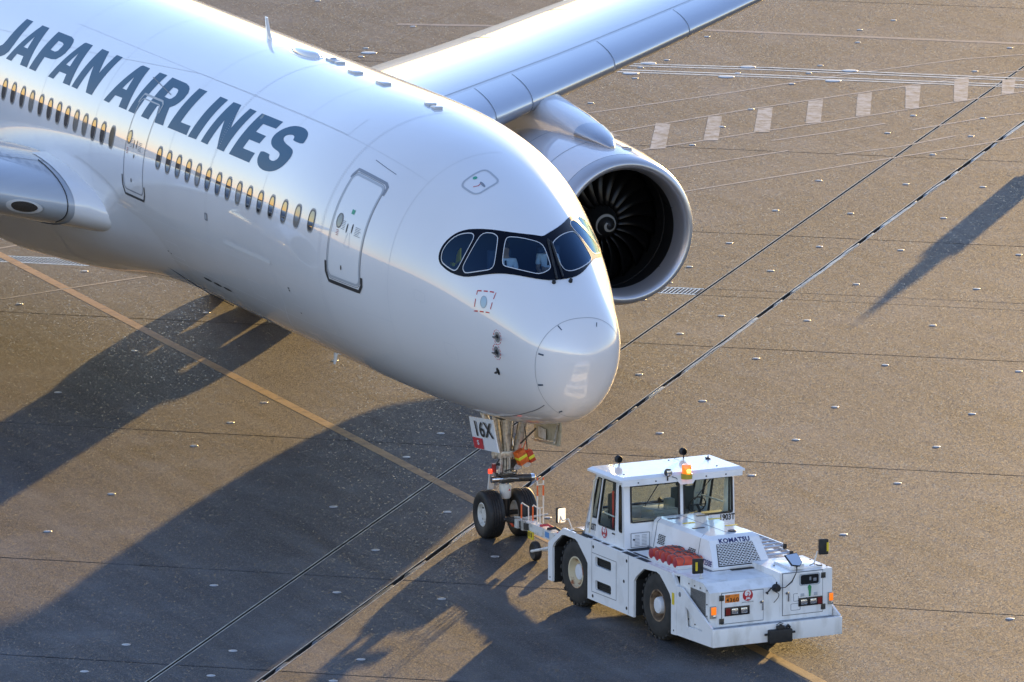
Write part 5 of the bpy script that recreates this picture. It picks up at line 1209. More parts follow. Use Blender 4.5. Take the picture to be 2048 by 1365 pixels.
# front module
for sg in (-1, 1):
    mb = MB(); ya, yb = sorted((sg * 1.455, sg * 1.36)); mb.prism([[(-1.76, 1.488), (-1.80, 1.45), (-1.60, .5), (-1.553, .5), (-1.553, 1.247)]], (0, ya, 0), (1, 0, 0), (0, 0, 1), yb - ya); mb.build("fender_front", TW, tug)
mb = MB(); mb.prism([[(-1.54, .45), (-.30, .45), (-.30, 1.34), (-.56, 1.49), (-1.54, 1.50)]], (0, -1.375, 0), (1, 0, 0), (0, 0, 1), 1.575); fm = mb.build("front_housing", TWD, tug)
mb = MB(); mb.prism([[(-1.54, .45), (-.30, .45), (-.30, 1.60), (-1.54, 1.62)]], (0, .203, 0), (1, 0, 0), (0, 0, 1), 1.185); fm2 = mb.build("front_housing", TWD, tug)
def fy(name, y0, y1, z0, z1, x, th_, m, parent, b=0.006):
    mb = MB(); mb.box(x, x + th_, y0, y1, z0, z1, b); return mb.build(name, m, parent, True, 30)
# service doors proud of the front face
dr = fy("service_door", -1.10, -.18, .70, 1.31, -.302, .020, TWD, tug)
dl = fy("service_door", .27, 1.16, .74, 1.575, -.302, .020, TWD, tug)
for (y0, y1, z0, z1, p_) in ((-1.115, -.165, .685, 1.325, dr), (.255, 1.175, .725, 1.59, dl)):
    mb = MB(); mb.box(-.301, -.297, y0, y1, z0, z1); mb.build("door_gap", SEAM, p_)
for y, z, p_ in ((-1.115, 1.22, dr), (-1.115, .75, dr), (1.175, 1.47, dl), (1.175, .83, dl)):
    mb = MB(); mb.box(-.29, -.272, y - .05, y + .05, z - .05, z + .06, .004); mb.tube([(-.268, y, z - .05), (-.268, y, z + .06)], .012, 8); mb.build("hinge", DARKMETAL, p_, True)
for y, z, p_ in ((-.24, 1.07, dr), (.34, 1.19, dl)):
    mb = MB(); mb.tube([(-.285, y, z), (-.25, y, z)], .028, 12); mb.box(-.262, -.245, y + .02, y + .05, z - .17, z + .03, .005); mb.build("door_latch", CHROME, p_, True)
# head lamps
for y0, y1, z0, z1, red_left in ((-1.05, -.49, .85, 1.03, True), (.61, 1.16, .89, 1.06, False)):
    hb = fy("head_lamp", y0, y1, z0, z1, -.283, .022, mat("lamp_black", (0.012, 0.012, 0.013), .3), tug, .012)
    ys = (y0 + .22, y0 + .43) if red_left else (y0 + .12, y0 + .33)
    for y in ys:
        mb = MB(); mb.box(-.262, -.252, y - .07, y + .07, z0 + .04, z1 - .035, .012); mb.build("lamp_lens", mat("lens_clear", (0.70, 0.72, 0.75), .08, metal=.85, bump=(40, .5, .01)), hb, True)
    yr = y0 + .07 if red_left else y1 - .07
    mb = MB(); mb.box(-.262, -.256, yr - .05, yr + .05, z0 + .02, z1 - .02); mb.build("red_reflector", mat("dull_red", (0.20, 0.015, 0.012), .3), hb)
for y0, y1, z0, z1 in ((-1.375, -1.245, .83, 1.075), (1.285, 1.39, .87, 1.115)):
    tl_ = fy("turn_signal", y0, y1, z0, z1, -.301, .05, mat("signal_base", (0.30, 0.28, 0.24), .5), tug, .01)
    mb = MB(); mb.box(-.252, -.232, y0 + .01, y1 - .01, z0 + .08, z1 - .01, .01); mb.build("amber_lens", mat("amber_lit", (0.85, 0.16, 0.008), .3, emit=((1, .22, .01), .22)), tl_, True)
    mb = MB(); mb.box(-.252, -.236, y0 + .05, y1 - .01, z0 + .01, z0 + .072, .006); mb.build("clear_lens", mat("lens_clear"), tl_, True)
# orange plate
pl_ = fy("number_plate", -1.04, -.72, 1.12, 1.28, -.281, .006, mat("plate_orange", (0.85, 0.22, 0.02), .4), tug, .002)
text_obj("plate_print", "4360", (-.275, -.875, 1.165), (0, 1, 0), (0, 0, 1), .115, DTXT, pl_, lift=.003, bold=.0015, xs=1.12, space=1.15)
text_obj("plate_print", "AIIT", (-.275, -.975, 1.245), (0, 1, 0), (0, 0, 1), .052, DTXT, pl_, lift=.003, bold=.0008)
mb = MB(); mb.tube([(-.273, -.80 + .03 * math.cos(a), 1.243 + .016 * math.sin(a)) for a in np.linspace(.3, 2.85, 7)], .003, 5); mb.build("plate_mark", DTXT, pl_)
# crane roundel: red disc, pale opening, red neck and head, white initials
LOGOW = mat("logo_white", (0.80, 0.80, 0.80), .35, coat=.5)
def roundel(origin, U, V, r, parent):
    U = Vector(U); V = Vector(V); N = U.cross(V).normalized(); O = Vector(origin)
    P = lambda a, b, l: O + U * a * r + V * b * r + N * l
    n = 36; c = obj("roundel", [P(math.cos(2 * math.pi * k / n), math.sin(2 * math.pi * k / n), .004) for k in range(n)], [tuple(range(n))], RED, parent)
    inn = [(.10, .98), (.40, .80), (.60, .50), (.62, .20), (.50, -.02), (.22, -.14), (0, -.17), (-.22, -.14), (-.50, -.02), (-.62, .20), (-.60, .50), (-.40, .80), (-.10, .98)]
    obj("roundel_opening", [P(a, b, .006) for a, b in inn], [tuple(range(len(inn)))], LOGOW, parent)
    neck = [(-.22, -.2), (-.10, .02), (.10, .20), (.16, .36), (.08, .48), (-.12, .50), (-.34, .46), (-.08, .58), (.14, .60), (.30, .48), (.32, .30), (.20, .10), (.14, -.06), (.26, -.2)]
    mb = MB(); mb.prism([neck], P(0, 0, .008), U, V, .001); mb.v = [tuple((Vector(q) - P(0, 0, .008)) * r + P(0, 0, .008)) for q in mb.v]; mb.build("roundel_neck", RED, parent)
    text_obj("roundel_initials", "JAL", P(.05, -.52, 0), U, V, .52 * r, LOGOW, parent, lift=.009, bold=.03 * r, shear=.3, xs=1.15)
roundel((-.281, -.53, 1.29 - .06), (0, 1, 0), (0, 0, 1), .115, dr)
text_obj("small_print", "JAPAN AIRLINES", (-.281, -.53, 1.095), (0, 1, 0), (0, 0, 1), .034, DTXT, dr, lift=.003, xs=1.1)
# display window, hinged flap and green tag, sockets
mb = MB(); mb.prism([rrect(.63, 1.10, 1.30, 1.545, .05), rrect(.66, 1.07, 1.325, 1.52, .04)[::-1]], (-.272, 0, 0), (0, 1, 0), (0, 0, 1), .02); dw = mb.build("display_window", LGREY, tug)
mb = MB(); mb.box(-.285, -.279, .65, 1.08, 1.31, 1.53); mb.build("display_face", mat("display_dark", (0.01, 0.012, 0.014), .15, coat=.6), dw)
mb = MB(); mb.box(-.279, -.276, .86, .90, 1.40, 1.47); mb.box(-.279, -.276, .95, 1.02, 1.38, 1.44); mb.build("dial", MIDGREY, dw)
mb = MB(); mb.box(-.283, -.276, .60, 1.12, 1.10, 1.28, .002); mb.build("hinged_flap", TWD, dl)
for y in (.70, 1.0):
    mb = MB(); mb.box(-.277, -.268, y - .04, y + .04, 1.085, 1.15, .003); mb.build("flap_hinge", LGREY, dl)
mb = MB(); mb.prism([[(-.04, .07), (.0, .12), (.04, .07), (.03, -.02), (.02, -.12), (-.01, -.12), (-.02, -.02)]], (-.262, .86, 1.20), (0, 1, 0), (0, 0, 1), .02); mb.build("green_tag", mat("green_plastic", (0.02, 0.26, 0.09), .5), dl)
# instruction labels on the right door: thin outlines
for (y0, y1, z0, z1) in ((.44, .66, .82, .96), (.50, .62, 1.0, 1.16)):
    mb = MB(); mb.prism([rrect(y0, y1, z0, z1, .02), rrect(y0 + .008, y1 - .008, z0 + .008, z1 - .008, .015)[::-1]], (-.279, 0, 0), (0, 1, 0), (0, 0, 1), .002); mb.build("label_outline", SEAM, dl)
# black plug with its cable loop between the doors
mb = MB(); mb.tube([(-.30, .10, 1.32), (-.24, .10, 1.32), (-.18, .11, 1.32)], [.08, .085, .06], 16); pg = mb.build("trailer_socket", BLACK, tug, True)
mb = MB(); mb.tube([(-.22, .04, 1.33), (-.2, -.05, 1.34), (-.2, -.13, 1.26)], .016, 8); mb.tube([(-.2, -.13, 1.26), (-.2, -.15, 1.24)], .03, 10); mb.tube([(-.22, .09, 1.38), (-.21, .08, 1.45)], .016, 8); mb.build("socket_lever", BLACK, pg, True)
for dy, ph in ((0, 0), (.025, .4)):
    pts = [(-.22, .16, 1.32), (-.18, .26, 1.33), (-.16, .40, 1.45 - dy), (-.2, .53, 1.62), (-.36, .60 + dy, 1.76)]
    mb = MB(); mb.tube(pts, .008, 6); mb.build("cable", BLACK, pg, True)
pts = [(-.2, .07 + .06 * math.sin(a * 1.5), 1.24 - .10 * (1 - math.cos(a))) for a in np.linspace(0, 2 * math.pi, 16)]
mb = MB(); mb.tube(pts, .007, 6); mb.build("cable", BLACK, pg, True)
# bumper, its gussets and the front coupling
mb = MB(); mb.box(-.07, 0, -WS, WS, .305, .662, .008); mb.box(-.30, -.07, -WS + .05, WS - .05, .30, .345); bp_ = mb.build("bumper", TWD, tug, True, 30)
mb = MB(); mb.box(-.34, -.07, -1.38, 1.38, .615, .640); mb.build("bumper_ledge", mat("ledge_grimy", (0.34, 0.37, 0.41), .6, noise=(9, (0.16, 0.16, 0.17), .45, .7, 6)), bp_)
gus = [(-1.54, .27), (-.072, .305), (-.072, .66), (-.05, .68), (-1.32, 1.27), (-1.54, 1.27)]
hole = [(-1.18, .93), (-1.12, .53), (-.45, .55)]
for sg in (-1, 1):
    mb = MB(); o_ = (0, -WS, 0) if sg < 0 else (0, WS - .04, 0)
    mb.prism([gus, hole], o_, (1, 0, 0), (0, 0, 1), .04); gp_ = mb.build("bumper_gusset", TW, tug)
    mb = MB(); mb.tube([(-1.40, sg * WS - sg * .001 + (-.004 if sg < 0 else .004), 1.12), (-1.40, sg * (WS - .05), 1.12)], .05, 18); mb.build("gusset_hole", SEAM, gp_)
mb = MB(); mb.prism([[(-1.10, .82), (-1.10, 1.32), (-.46, 1.32), (-.46, .80), (-.80, .80)]], (0, -1.377, 0), (1, 0, 0), (0, 0, 1), .002)
mb.v = [(x, -1.3795 if y < -1.3775 else -1.3765, z) for x, y, z in mb.v]; sgp = mb.build("side_grille", mat("mesh_grey", (0.16, 0.165, 0.17), .5, noise=(90, (0.34, 0.33, 0.31), .45, .55, 1)), tug)
for x, z in ((-1.16, 1.38), (-.92, 1.38), (-.68, 1.38), (-.40, 1.38), (-.40, 1.1), (-.40, .86), (-1.16, .66), (-.9, .60), (-.62, .56)):
    mb = MB(); mb.tube([(x, -1.372, z), (x, -1.388, z)], .016, 8); mb.build("bolt_head", DARKMETAL, tug)
mb = MB(); mb.box(.0, .13, -.24, .27, .29, .56, .03); mb.box(.02, .12, -.06, .10, .55, .63, .02); mb.tube([(.05, -.32, .47), (.05, .36, .47)], .022, 10); mb.tube([(.09, .02, .58), (.09, .02, .66)], .03, 10); mb.tube([(.06, .15, .57), (.06, .2, .62), (.06, .24, .57)], .03, 8); mb.build("tow_coupling", BLACK, tug, True)
mb = MB(); mb.tube([(.03, -.05, .64), (.06, .02, .69), (.03, .10, .655)], .008, 6); mb.build("coupling_pin_chain", DARKMETAL, tug, True)

# bonnet
def hood_solid(y0b, y1b, y0t, y1t):
    pr_ = [(-4.16, 1.50, y0b, y1b), (-1.47, 1.50, y0b, y1b), (-1.45, 1.56, y0b + .01, y1b - .01), (-1.80, 2.05, y0t - .02, y1t + .02), (-1.93, 2.115, y0t + .06, y1t - .06), (-4.16, 2.10, y0t + .06, y1t - .06), (-4.16, 2.03, y0t - .02, y1t + .02)]
    v = []; n = len(pr_)
    for x, z, a, b in pr_: v.append((x, a, z))
    for x, z, a, b in pr_: v.append((x, b, z))
    f = [(0, 1, 2, 3, 6), (3, 4, 5, 6), tuple([7 + i for i in (6, 3, 2, 1, 0)]), tuple(7 + i for i in (6, 5, 4, 3))]
    for i in range(n): j = (i + 1) % n; f.append((i, j, j + n, i + n))
    mb = MB(); mb.add(v, f); return mb.build("bonnet", TW, tug, True, 25)
bn = hood_solid(-.68, .62, -.57, .52)
mb = MB(); mb.box(-4.15, -1.46, -.74, .68, 1.497, 1.512); mb.build("bonnet_gasket", SEAM, bn)
# bonnet seams, handles, yellow dots
gV = Vector((-.35, 0, .49)).normalized(); gU = Vector((0, 1, 0)); gN = gU.cross(gV)
G0 = Vector((-1.625, -.055, 1.805))       # centre of the sloped grille face
mb = MB(); mb.prism([[(-.50, -.285), (.48, -.285), (.405, .205), (-.405, .205)]], G0 + gN * .004, gU, gV, .004); gr_ = mb.build("grille", mat("grille_black", (0.01, 0.01, 0.011), .6), tug)
for r_ in range(13):
    v_ = -.275 + .475 * (r_ + .5) / 13; hw = .485 - .085 * (v_ + .285) / .49
    mb = MB(); th_ = .008
    q = [G0 + gU * (e * hw) + gV * (v_ + d) + gN * l for e in (-1, 1) for d in (-th_ * .6, th_ * .6) for l in (.006, .016)]
    mb.add(q, [(0, 1, 3, 2), (4, 6, 7, 5), (0, 4, 5, 1), (2, 3, 7, 6), (0, 2, 6, 4), (1, 5, 7, 3)]); mb.build("grille_bar", TW, gr_)
    nn = 12
    for k in range(nn):
        u = -hw + 2 * hw * (k + (.5 if r_ % 2 else 1.0)) / nn
        if u > hw: continue
        vv0, vv1 = v_ + .010, v_ + .030
        q = [G0 + gU * (u + e * .007) + gV * d + gN * l for e in (-1, 1) for d in (vv0, vv1) for l in (.006, .014)]
        mb = MB(); mb.add(q, [(0, 1, 3, 2), (4, 6, 7, 5), (0, 4, 5, 1), (2, 3, 7, 6), (0, 2, 6, 4), (1, 5, 7, 3)]); mb.build("grille_web", TW, gr_)
text_obj("maker_name", "KOMATSU", G0 + gV * .262 + gU * .02, gU, gV, .135, NAVY, bn, lift=.006, bold=.0055, xs=1.05, space=1.08)
mb = MB(); mb.box(-1.46, -1.36, -.30, .38, 1.50, 1.515); mb.build("grille_foot", TDARK, bn)
sV = Vector((0, .10, .55)).normalized()
for xc, zc_, nx, nz in ((-3.72, 1.73, 4, 6), (-2.42, 1.70, 4, 6)):
    for i in range(nx):
        for k in range(nz):
            zz = zc_ + (k - nz / 2) * .034; yy = -.682 + (zz - 1.56) * .20; xx = xc + (i - nx / 2) * .075 + (.02 if k % 2 else 0)
            q = [(xx, yy - .004, zz), (xx + .058, yy - .004, zz), (xx + .058, yy + .001, zz + .022), (xx, yy + .001, zz + .022)]
            obj("bonnet_vent", q, [(0, 1, 2, 3)], TDARK, bn)
text_obj("model_mark", "WT250E", (-1.80, -.668, 1.62), (1, 0, 0), (0, .21, 1), .15, NAVY, bn, lift=.012, bold=.003, xs=1.0)
mb = MB(); mb.box(-2.98, -2.80, -.675, -.62, 1.60, 1.74, .004); mb.tube([(-2.88, -.66, 1.66), (-2.88, -.72, 1.66), (-2.88, -.72, 1.58)], .014, 8); mb.build("bonnet_latch", BLACK, bn, True)
for (x0, x1) in ((-4.0, -4.0), (-2.15, -2.15)):
    mb = MB(); mb.tube([(x0, -.685, 1.53), (x0, -.59, 2.04), (x0, -.51, 2.105 if x0 < -3 else 2.115)], .006, 5); mb.build("bonnet_seam", SEAM, bn)
mb = MB(); mb.tube([(-4.1, -.02, 2.10), (-2.0, -.02, 2.114)], .006, 5); mb.build("bonnet_seam", SEAM, bn)
for x, y, m_ in ((-3.85, -.30, DARK), (-3.85, .35, DARK), (-2.75, -.32, DARK), (-2.7, .40, YELLOW), (-3.3, -.25, YELLOW), (-3.45, .42, YELLOW)):
    z = 2.10 + (x + 4.16) * .0067; mb = MB(); mb.box(x - .035, x + .035, y - .13, y + .13, z - .004, z + .008); mb.build("bonnet_catch", m_, bn)
mb = MB(); mb.lathe([(.085, 0), (.085, .02), (.06, .028), (.055, .022), (.001, .022)], (-2.15, .12, 2.113), 'z', 24); mb.build("filler_cap", DARK, bn, True)

# cab: lower walls, pillars and window frames around real openings
cabe = None
def panel(name, c00, c10, c11, c01, holes, th_, m, parent):
    """four corners (bottom left, bottom right, top right, top left seen from outside); holes in 0..1 coordinates"""
    c00, c10, c11, c01 = map(Vector, (c00, c10, c11, c01))
    N = (c10 - c00).cross(c01 - c00).normalized()
    P = lambda u, w: (c00 * (1 - u) + c10 * u) * (1 - w) + (c01 * (1 - u) + c11 * u) * w
    loops = [[(0, 0), (1, 0), (1, 1), (0, 1)]] + holes
    flat = [p for l in loops for p in l]; n = len(flat)
    tri = tessellate_polygon([[Vector((a, b, 0)) for a, b in l] for l in loops]); top = [P(a, b) for a, b in flat]
    f = [tuple(t) for t in tri] + [tuple(i + n for i in t) for t in tri]; k = 0
    for l in loops:
        for i in range(len(l)): j = (i + 1) % len(l); f.append((k + i, k + j, k + j + n, k + i + n))
        k += len(l)
    mb = MB(); mb.add(top + [q - N * th_ for q in top], f); o = mb.build(name, m, parent)
    return o, P, N
def window_in(P, N, u0, u1, w0, w1, parent, name, fr=.035, rad=.03):
    """rubber frame and a pane fitted into an opening"""
    wu = (P(u1, (w0 + w1) / 2) - P(u0, (w0 + w1) / 2)).length; wv = (P((u0 + u1) / 2, w1) - P((u0 + u1) / 2, w0)).length
    outer = [(u0 + a / wu * (u1 - u0), w0 + b / wv * (w1 - w0)) for a, b in rrect(0, wu, 0, wv, rad * 2, 3)]
    inner = [(u0 + a / wu * (u1 - u0), w0 + b / wv * (w1 - w0)) for a, b in rrect(fr, wu - fr, fr, wv - fr, rad, 3)]
    n = len(outer); v = [P(a, b) + N * .014 for a, b in outer] + [P(a, b) + N * .014 for a, b in inner] + [P(a, b) - N * .03 for a, b in outer] + [P(a, b) - N * .03 for a, b in inner]
    f = []
    for i in range(n):
        j = (i + 1) % n; f += [(i, j, n + j, n + i), (n + i, n + j, 3 * n + j, 3 * n + i), (2 * n + i, 2 * n + j, j, i), (3 * n + i, 3 * n + j, 2 * n + j, 2 * n + i)]
    mb = MB(); mb.add(v, f); fo = mb.build(name, mat("window_rubber", (0.012, 0.012, 0.013), .5), parent)
    obj("window_pane", [P(a, b) for a, b in inner], [tuple(range(n))], CABGLASS, fo)
    return fo
HO = lambda u0, u1, w0, w1: [(u0, w0), (u1, w0), (u1, w1), (u0, w1)][::-1]
ZB, ZR = 1.50, 2.90
fa, Pf, Nf = panel("cab_front", (-4.16, -1.25, ZB), (-4.16, 1.27, ZB), (-4.22, 1.27, ZR), (-4.22, -1.25, ZR), [HO(.055, .505, .365, .915), HO(.535, .985, .375, .925)], .05, TW, tug)
window_in(Pf, Nf, .055, .505, .365, .915, tug, "windscreen"); window_in(Pf, Nf, .535, .985, .375, .925, tug, "windscreen")
# right-hand side wall (towards the camera) and left one
def cab_side(sg):
    y = -1.25 if sg < 0 else 1.27
    A = [(-5.98, y, ZB), (-4.20, y, ZB), (-4.26, y, ZR), (-5.40, y, ZR)]
    if sg > 0: A = [A[1], A[0], A[3], A[2]]
    if sg < 0:
        rects = [(.10, .265, .29, .92), (.325, .775, .215, .93), (.88, .965, .22, .92)]
    else:
        rects = [(.035, .12, .22, .92), (.225, .675, .215, .93), (.735, .90, .29, .92)]
    pa, P_, N_ = panel("cab_side", *A, [HO(*r_) for r_ in rects], .05, TW, tug)
    for r_ in rects: window_in(P_, N_, *r_, tug, "cab_side_window", fr=.022)
    return pa, P_, N_
csr, Ps, Ns = cab_side(-1); csl, Pl, Nl = cab_side(1)
ra, Pr, Nr = panel("cab_rear", (-5.98, 1.27, ZB), (-5.98, -1.25, ZB), (-5.40, -1.25, ZR), (-5.40, 1.27, ZR), [HO(.06, .94, .38, .92)], .05, TW, tug)
window_in(Pr, Nr, .06, .94, .38, .92, tug, "rear_window")
# door frame tube, grab rail and seam on the camera side
for u in (.305, .80):
    mb = MB(); mb.tube([Ps(u, .06) + Ns * .012, Ps(u, .97) + Ns * .012], .017 if u < .5 else .010, 8); mb.build("door_frame_tube", TW, csr, True)
mb = MB(); mb.tube([(-5.56, -1.33, 1.60), (-5.42, -1.35, 2.0), (-5.30, -1.35, 2.72), (-5.28, -1.28, 2.78)], .02, 8); mb.build("grab_rail", mat("rail_cream", (0.70, 0.60, 0.45), .5), csr, True)
mb = MB(); mb.box(-4.68, -4.55, -1.275, -1.262, 1.72, 1.75, .005); mb.build("door_handle", DARK, csr)
text_obj("fleet_number", "1903T", Ps(.17, .145), Ps(1, 0) - Ps(0, 0), (0, 0, 1), .19, DTXT, csr, lift=.006, bold=.006, xs=.80)
text_obj("fleet_number", "1903T", Pf(.93, .315), (0, 1, 0), (0, 0, 1), .17, DTXT, fa, lift=.006, bold=.006, xs=.80)
roundel(Ps(.505, .135) + Ns * .002, (1, 0, 0), (0, 0, 1), .12, csr)
# louvred flap on the cab front
mb = MB(); mb.box(-4.162, -4.150, -1.10, -.70, 1.53, 1.80, .004); lf = mb.build("louvred_flap", TW, tug)
mb = MB(); mb.prism([rrect(-1.115, -.685, 1.515, 1.815, .01), rrect(-1.105, -.695, 1.525, 1.805, .01)[::-1]], (-4.155, 0, 0), (0, 1, 0), (0, 0, 1), .004); mb.build("flap_gap", SEAM, lf)
for k in range(8):
    for y0 in (-1.03, -.87):
        mb = MB(); mb.box(-4.15, -4.144, y0, y0 + .11, 1.555 + .029 * k, 1.561 + .029 * k); mb.build("flap_slit", SEAM, lf)
mb = MB(); mb.tube([(-4.15, -1.05, 1.68), (-4.13, -1.05, 1.68)], .02, 8); mb.build("flap_knob", BLACK, lf)
# roof
mb = MB(); v = []
for x0, x1, y, z in ((-5.50, -4.06, 1.41, 2.895), (-5.50, -4.06, 1.41, 2.935), (-5.44, -4.14, 1.33, 2.985)):
    v += [(x0, -y, z), (x1, -y, z), (x1, y + .03, z), (x0, y + .03, z)]
mb.add(v, [(3, 2, 1, 0), (8, 9, 10, 11)] + [(a + i, a + (i + 1) % 4, a + 4 + (i + 1) % 4, a + 4 + i) for a in (0, 4) for i in range(4)]); rf = mb.build("roof", TW, tug)
mb = MB(); mb.box(-4.12, -4.06, -1.36, 1.39, 2.80, 2.90, .01); mb.build("roof_fascia", TW, rf)
for y in (-1.0, -.6, .55, 1.0):
    mb = MB(); mb.tube([(-4.06, y, 2.86), (-4.05, y, 2.86)], .016, 8); mb.build("fascia_bolt", DARK, rf)
for x, y in ((-4.4, -1.15), (-4.35, .95), (-5.3, .35), (-5.2, 1.15)):
    mb = MB(); mb.lathe([(.02, 0), (.02, .008), (.001, .012)], (x, y, 2.985), 'z', 10); mb.build("roof_bolt", DARK, rf)
# beacon
mb = MB(); mb.lathe([(.115, 0), (.115, .10), (.10, .11)], (-4.02, .08, 2.86), 'z', 28); bk = mb.build("beacon_base", mat("beacon_yellow", (0.45, 0.33, 0.03), .4), tug, True, 40)
mb = MB(); mb.lathe([(.098, 0), (.10, .15), (.088, .18), (.001, .19)], (-4.02, .08, 2.97), 'z', 28); mb.build("beacon_dome", mat("beacon_amber", (0.85, 0.20, 0.005), .2, coat=.8, emit=((1, .22, .005), .22)), bk, True, 50)
mb = MB(); mb.lathe([(.04, .03), (.05, .09), (.001, .12)], (-3.93, .08, 2.96), 'z', 14); mb.build("beacon_lamp", mat("lamp_glow", (1, .75, .2), .4, emit=((1, .5, .06), .8)), bk)
mb = MB(); mb.prism([[(-.30, .10), (.30, .10), (.16, -.10), (-.12, -.10)]], (-4.045, .08, 2.84), (0, 1, 0), (0, 0, 1), .012); mb.build("beacon_bracket", TW, bk)
# work lamps, aerial
def work_lamp(x, y, z, rot, name, face):
    mb = MB(); mb.lathe([(.06, -.06), (.075, -.04), (.08, .03), (.068, .045), (.001, .045)], (0, 0, 0), 'x', 20); o = mb.build(name, BLACK, tug, True, 40); o.location = (x, y, z); o.rotation_euler = (0, 0, rot)
    if face:
        mb = MB(); mb.box(-.04, .062, -.06, .06, -.055, .055, .02); mb.build("lamp_face", mat("lens_clear"), o, True)
    mb = MB(); mb.tube([(-.02, 0, -.08), (-.02, 0, -.17)], .014, 8); mb.tube([(-.02, .1, -.1), (.05, .16, -.12), (0, .22, -.16)], .007, 6); mb.build("lamp_bracket", BLACK, o, True)
work_lamp(-4.02, -.34, 3.02, R(5), "work_lamp", True)
work_lamp(-5.30, -.80, 3.11, R(180), "work_lamp", False)
work_lamp(-5.38, .72, 3.12, R(180), "work_lamp", False)
mb = MB(); mb.lathe([(.06, 0), (.05, .02), (.02, .03), (.012, .06), (.001, .10)], (-5.05, 1.12, 2.985), 'z', 14); mb.build("aerial", BLACK, tug, True)
# wipers
for u in (.32, .80):
    a = Pf(u, .95) + Nf * .05; b = Pf(u - .14 if u < .5 else u - .17, .60 if u < .5 else .62) + Nf * .035
    mb = MB(); mb.tube([a, b], [.012, .008], 6); mb.tube([a + (b - a) * .25, b], .010, 6); mb.tube([a - Nf * .05, a], .022, 10); mb.build("wiper", BLACK, tug, True)
# cab interior: floor, seats, dashboard, steering wheel, console
CABI = mat("cab_interior", (0.05, 0.065, 0.065), .7); SEATM = mat("seat_vinyl", (0.035, 0.045, 0.05), .6)
mb = MB(); mb.box(-5.9, -4.25, -1.19, 1.21, 1.50, 1.55); mb.build("cab_floor", CABI, tug)
for y in (-.72, .72):
    mb = MB(); mb.box(-5.35, -4.85, y - .26, y + .26, 1.62, 1.90, .06); mb.box(-5.48, -5.34, y - .25, y + .25, 1.85, 2.40, .06); mb.box(-5.48, -5.40, y - .13, y + .13, 2.40, 2.62, .04); mb.build("cab_seat", SEATM, tug, True)
mb = MB(); mb.box(-4.62, -4.25, -1.15, 1.18, 1.55, 2.02, .05); mb.build("dashboard", CABI, tug, True)
mb = MB(); mb.box(-5.30, -4.70, -.30, .30, 1.55, 2.10, .04); mb.box(-4.95, -4.78, .04, .22, 2.08, 2.30, .02); mb.build("console", mat("console_grey", (0.16, 0.18, 0.17), .6), tug, True)
mb = MB(); pts = [(-4.80 + .06 * math.sin(a), .74 + .19 * math.cos(a), 2.12 + .17 * math.sin(a)) for a in np.linspace(0, 2 * math.pi, 25)]; mb.tube(pts, .014, 8); mb.tube([(-4.80, .55, 2.12), (-4.80, .93, 2.12)], .012, 6); mb.tube([(-4.80, .74, 2.12), (-4.5, .74, 1.9)], .03, 8); mb.build("steering_wheel", BLACK, tug, True)
mb = MB(); mb.tube([(-4.9, -.1, 2.1), (-4.88, -.08, 2.26)], .012, 6); mb.lathe([(.001, -.05), (.04, -.03), (.045, .02), (.001, .06)], (-4.88, -.08, 2.28), 'z', 12); mb.build("gear_lever", BLACK, tug, True)
mb = MB(); mb.tube([(-5.5, -.9, 2.05), (-5.3, -1.15, 2.05), (-4.6, -1.17, 2.05)], .016, 6); mb.tube([(-5.5, 1.1, 2.2), (-4.5, 1.17, 2.2)], .016, 6); mb.build("inner_rail", GEARW, tug)
mb = MB(); mb.tube([(-5.15, -1.0, 1.7), (-5.15, -1.0, 2.5)], .022, 8); mb.build("fire_baton", mat("baton_red", (0.6, 0.05, 0.03), .4), tug)
# mirrors
def mirror(base, head, w, h, rz, lens_mat, name, stripe, parent=tug):
    b = Vector(base); hd = Vector(head)
    mb = MB(); mb.tube([b, b + (hd - b) * .35 + Vector((0, 0, .12)), hd - Vector((0, 0, h * .4)), hd], .016, 8); mb.lathe([(.05, 0), (.045, .015), (.001, .02)], b, 'z', 12); arm = mb.build(name, mat("mirror_arm", (0.66, 0.64, 0.60), .45), parent, True)
    mb = MB(); mb.box(-.035, .035, -w / 2, w / 2, -h / 2, h / 2, .03); o = mb.build("mirror_head", BLACK, arm, True); o.location = hd; o.rotation_euler = (0, 0, rz)
    mb = MB(); mb.prism([rrect(-w / 2 + .015, w / 2 - .015, -h / 2 + .015, h / 2 - .015, .03)], (.037, 0, 0), (0, 1, 0), (0, 0, 1), .002)
    if lens_mat:
        l = mb.build("mirror_glass", lens_mat, arm); l.location = hd; l.rotation_euler = (0, 0, rz)
    if stripe:
        mb = MB(); mb.box(.034, .040, stripe[0], stripe[1], -h * .28, h * .28); l = mb.build("reflector_strip", YELLOW, arm); l.location = hd; l.rotation_euler = (0, 0, rz)
MIR = mat("mirror_silver", (0.85, 0.87, 0.88), .03, metal=1.0)
mirror((-1.02, -1.18, 1.50), (-.72, -1.42, 1.82), .23, .31, R(-8), None, "front_mirror", (-.06, -.015))
mirror((-.75, 1.22, 1.62), (-.62, 1.36, 1.97), .21, .32, R(-12), None, "front_mirror", (.06, .10))
mirror((-6.25, -1.36, 1.53), (-6.5, -1.5, 1.80), .22, .33, R(8), MIR, "rear_mirror", None)
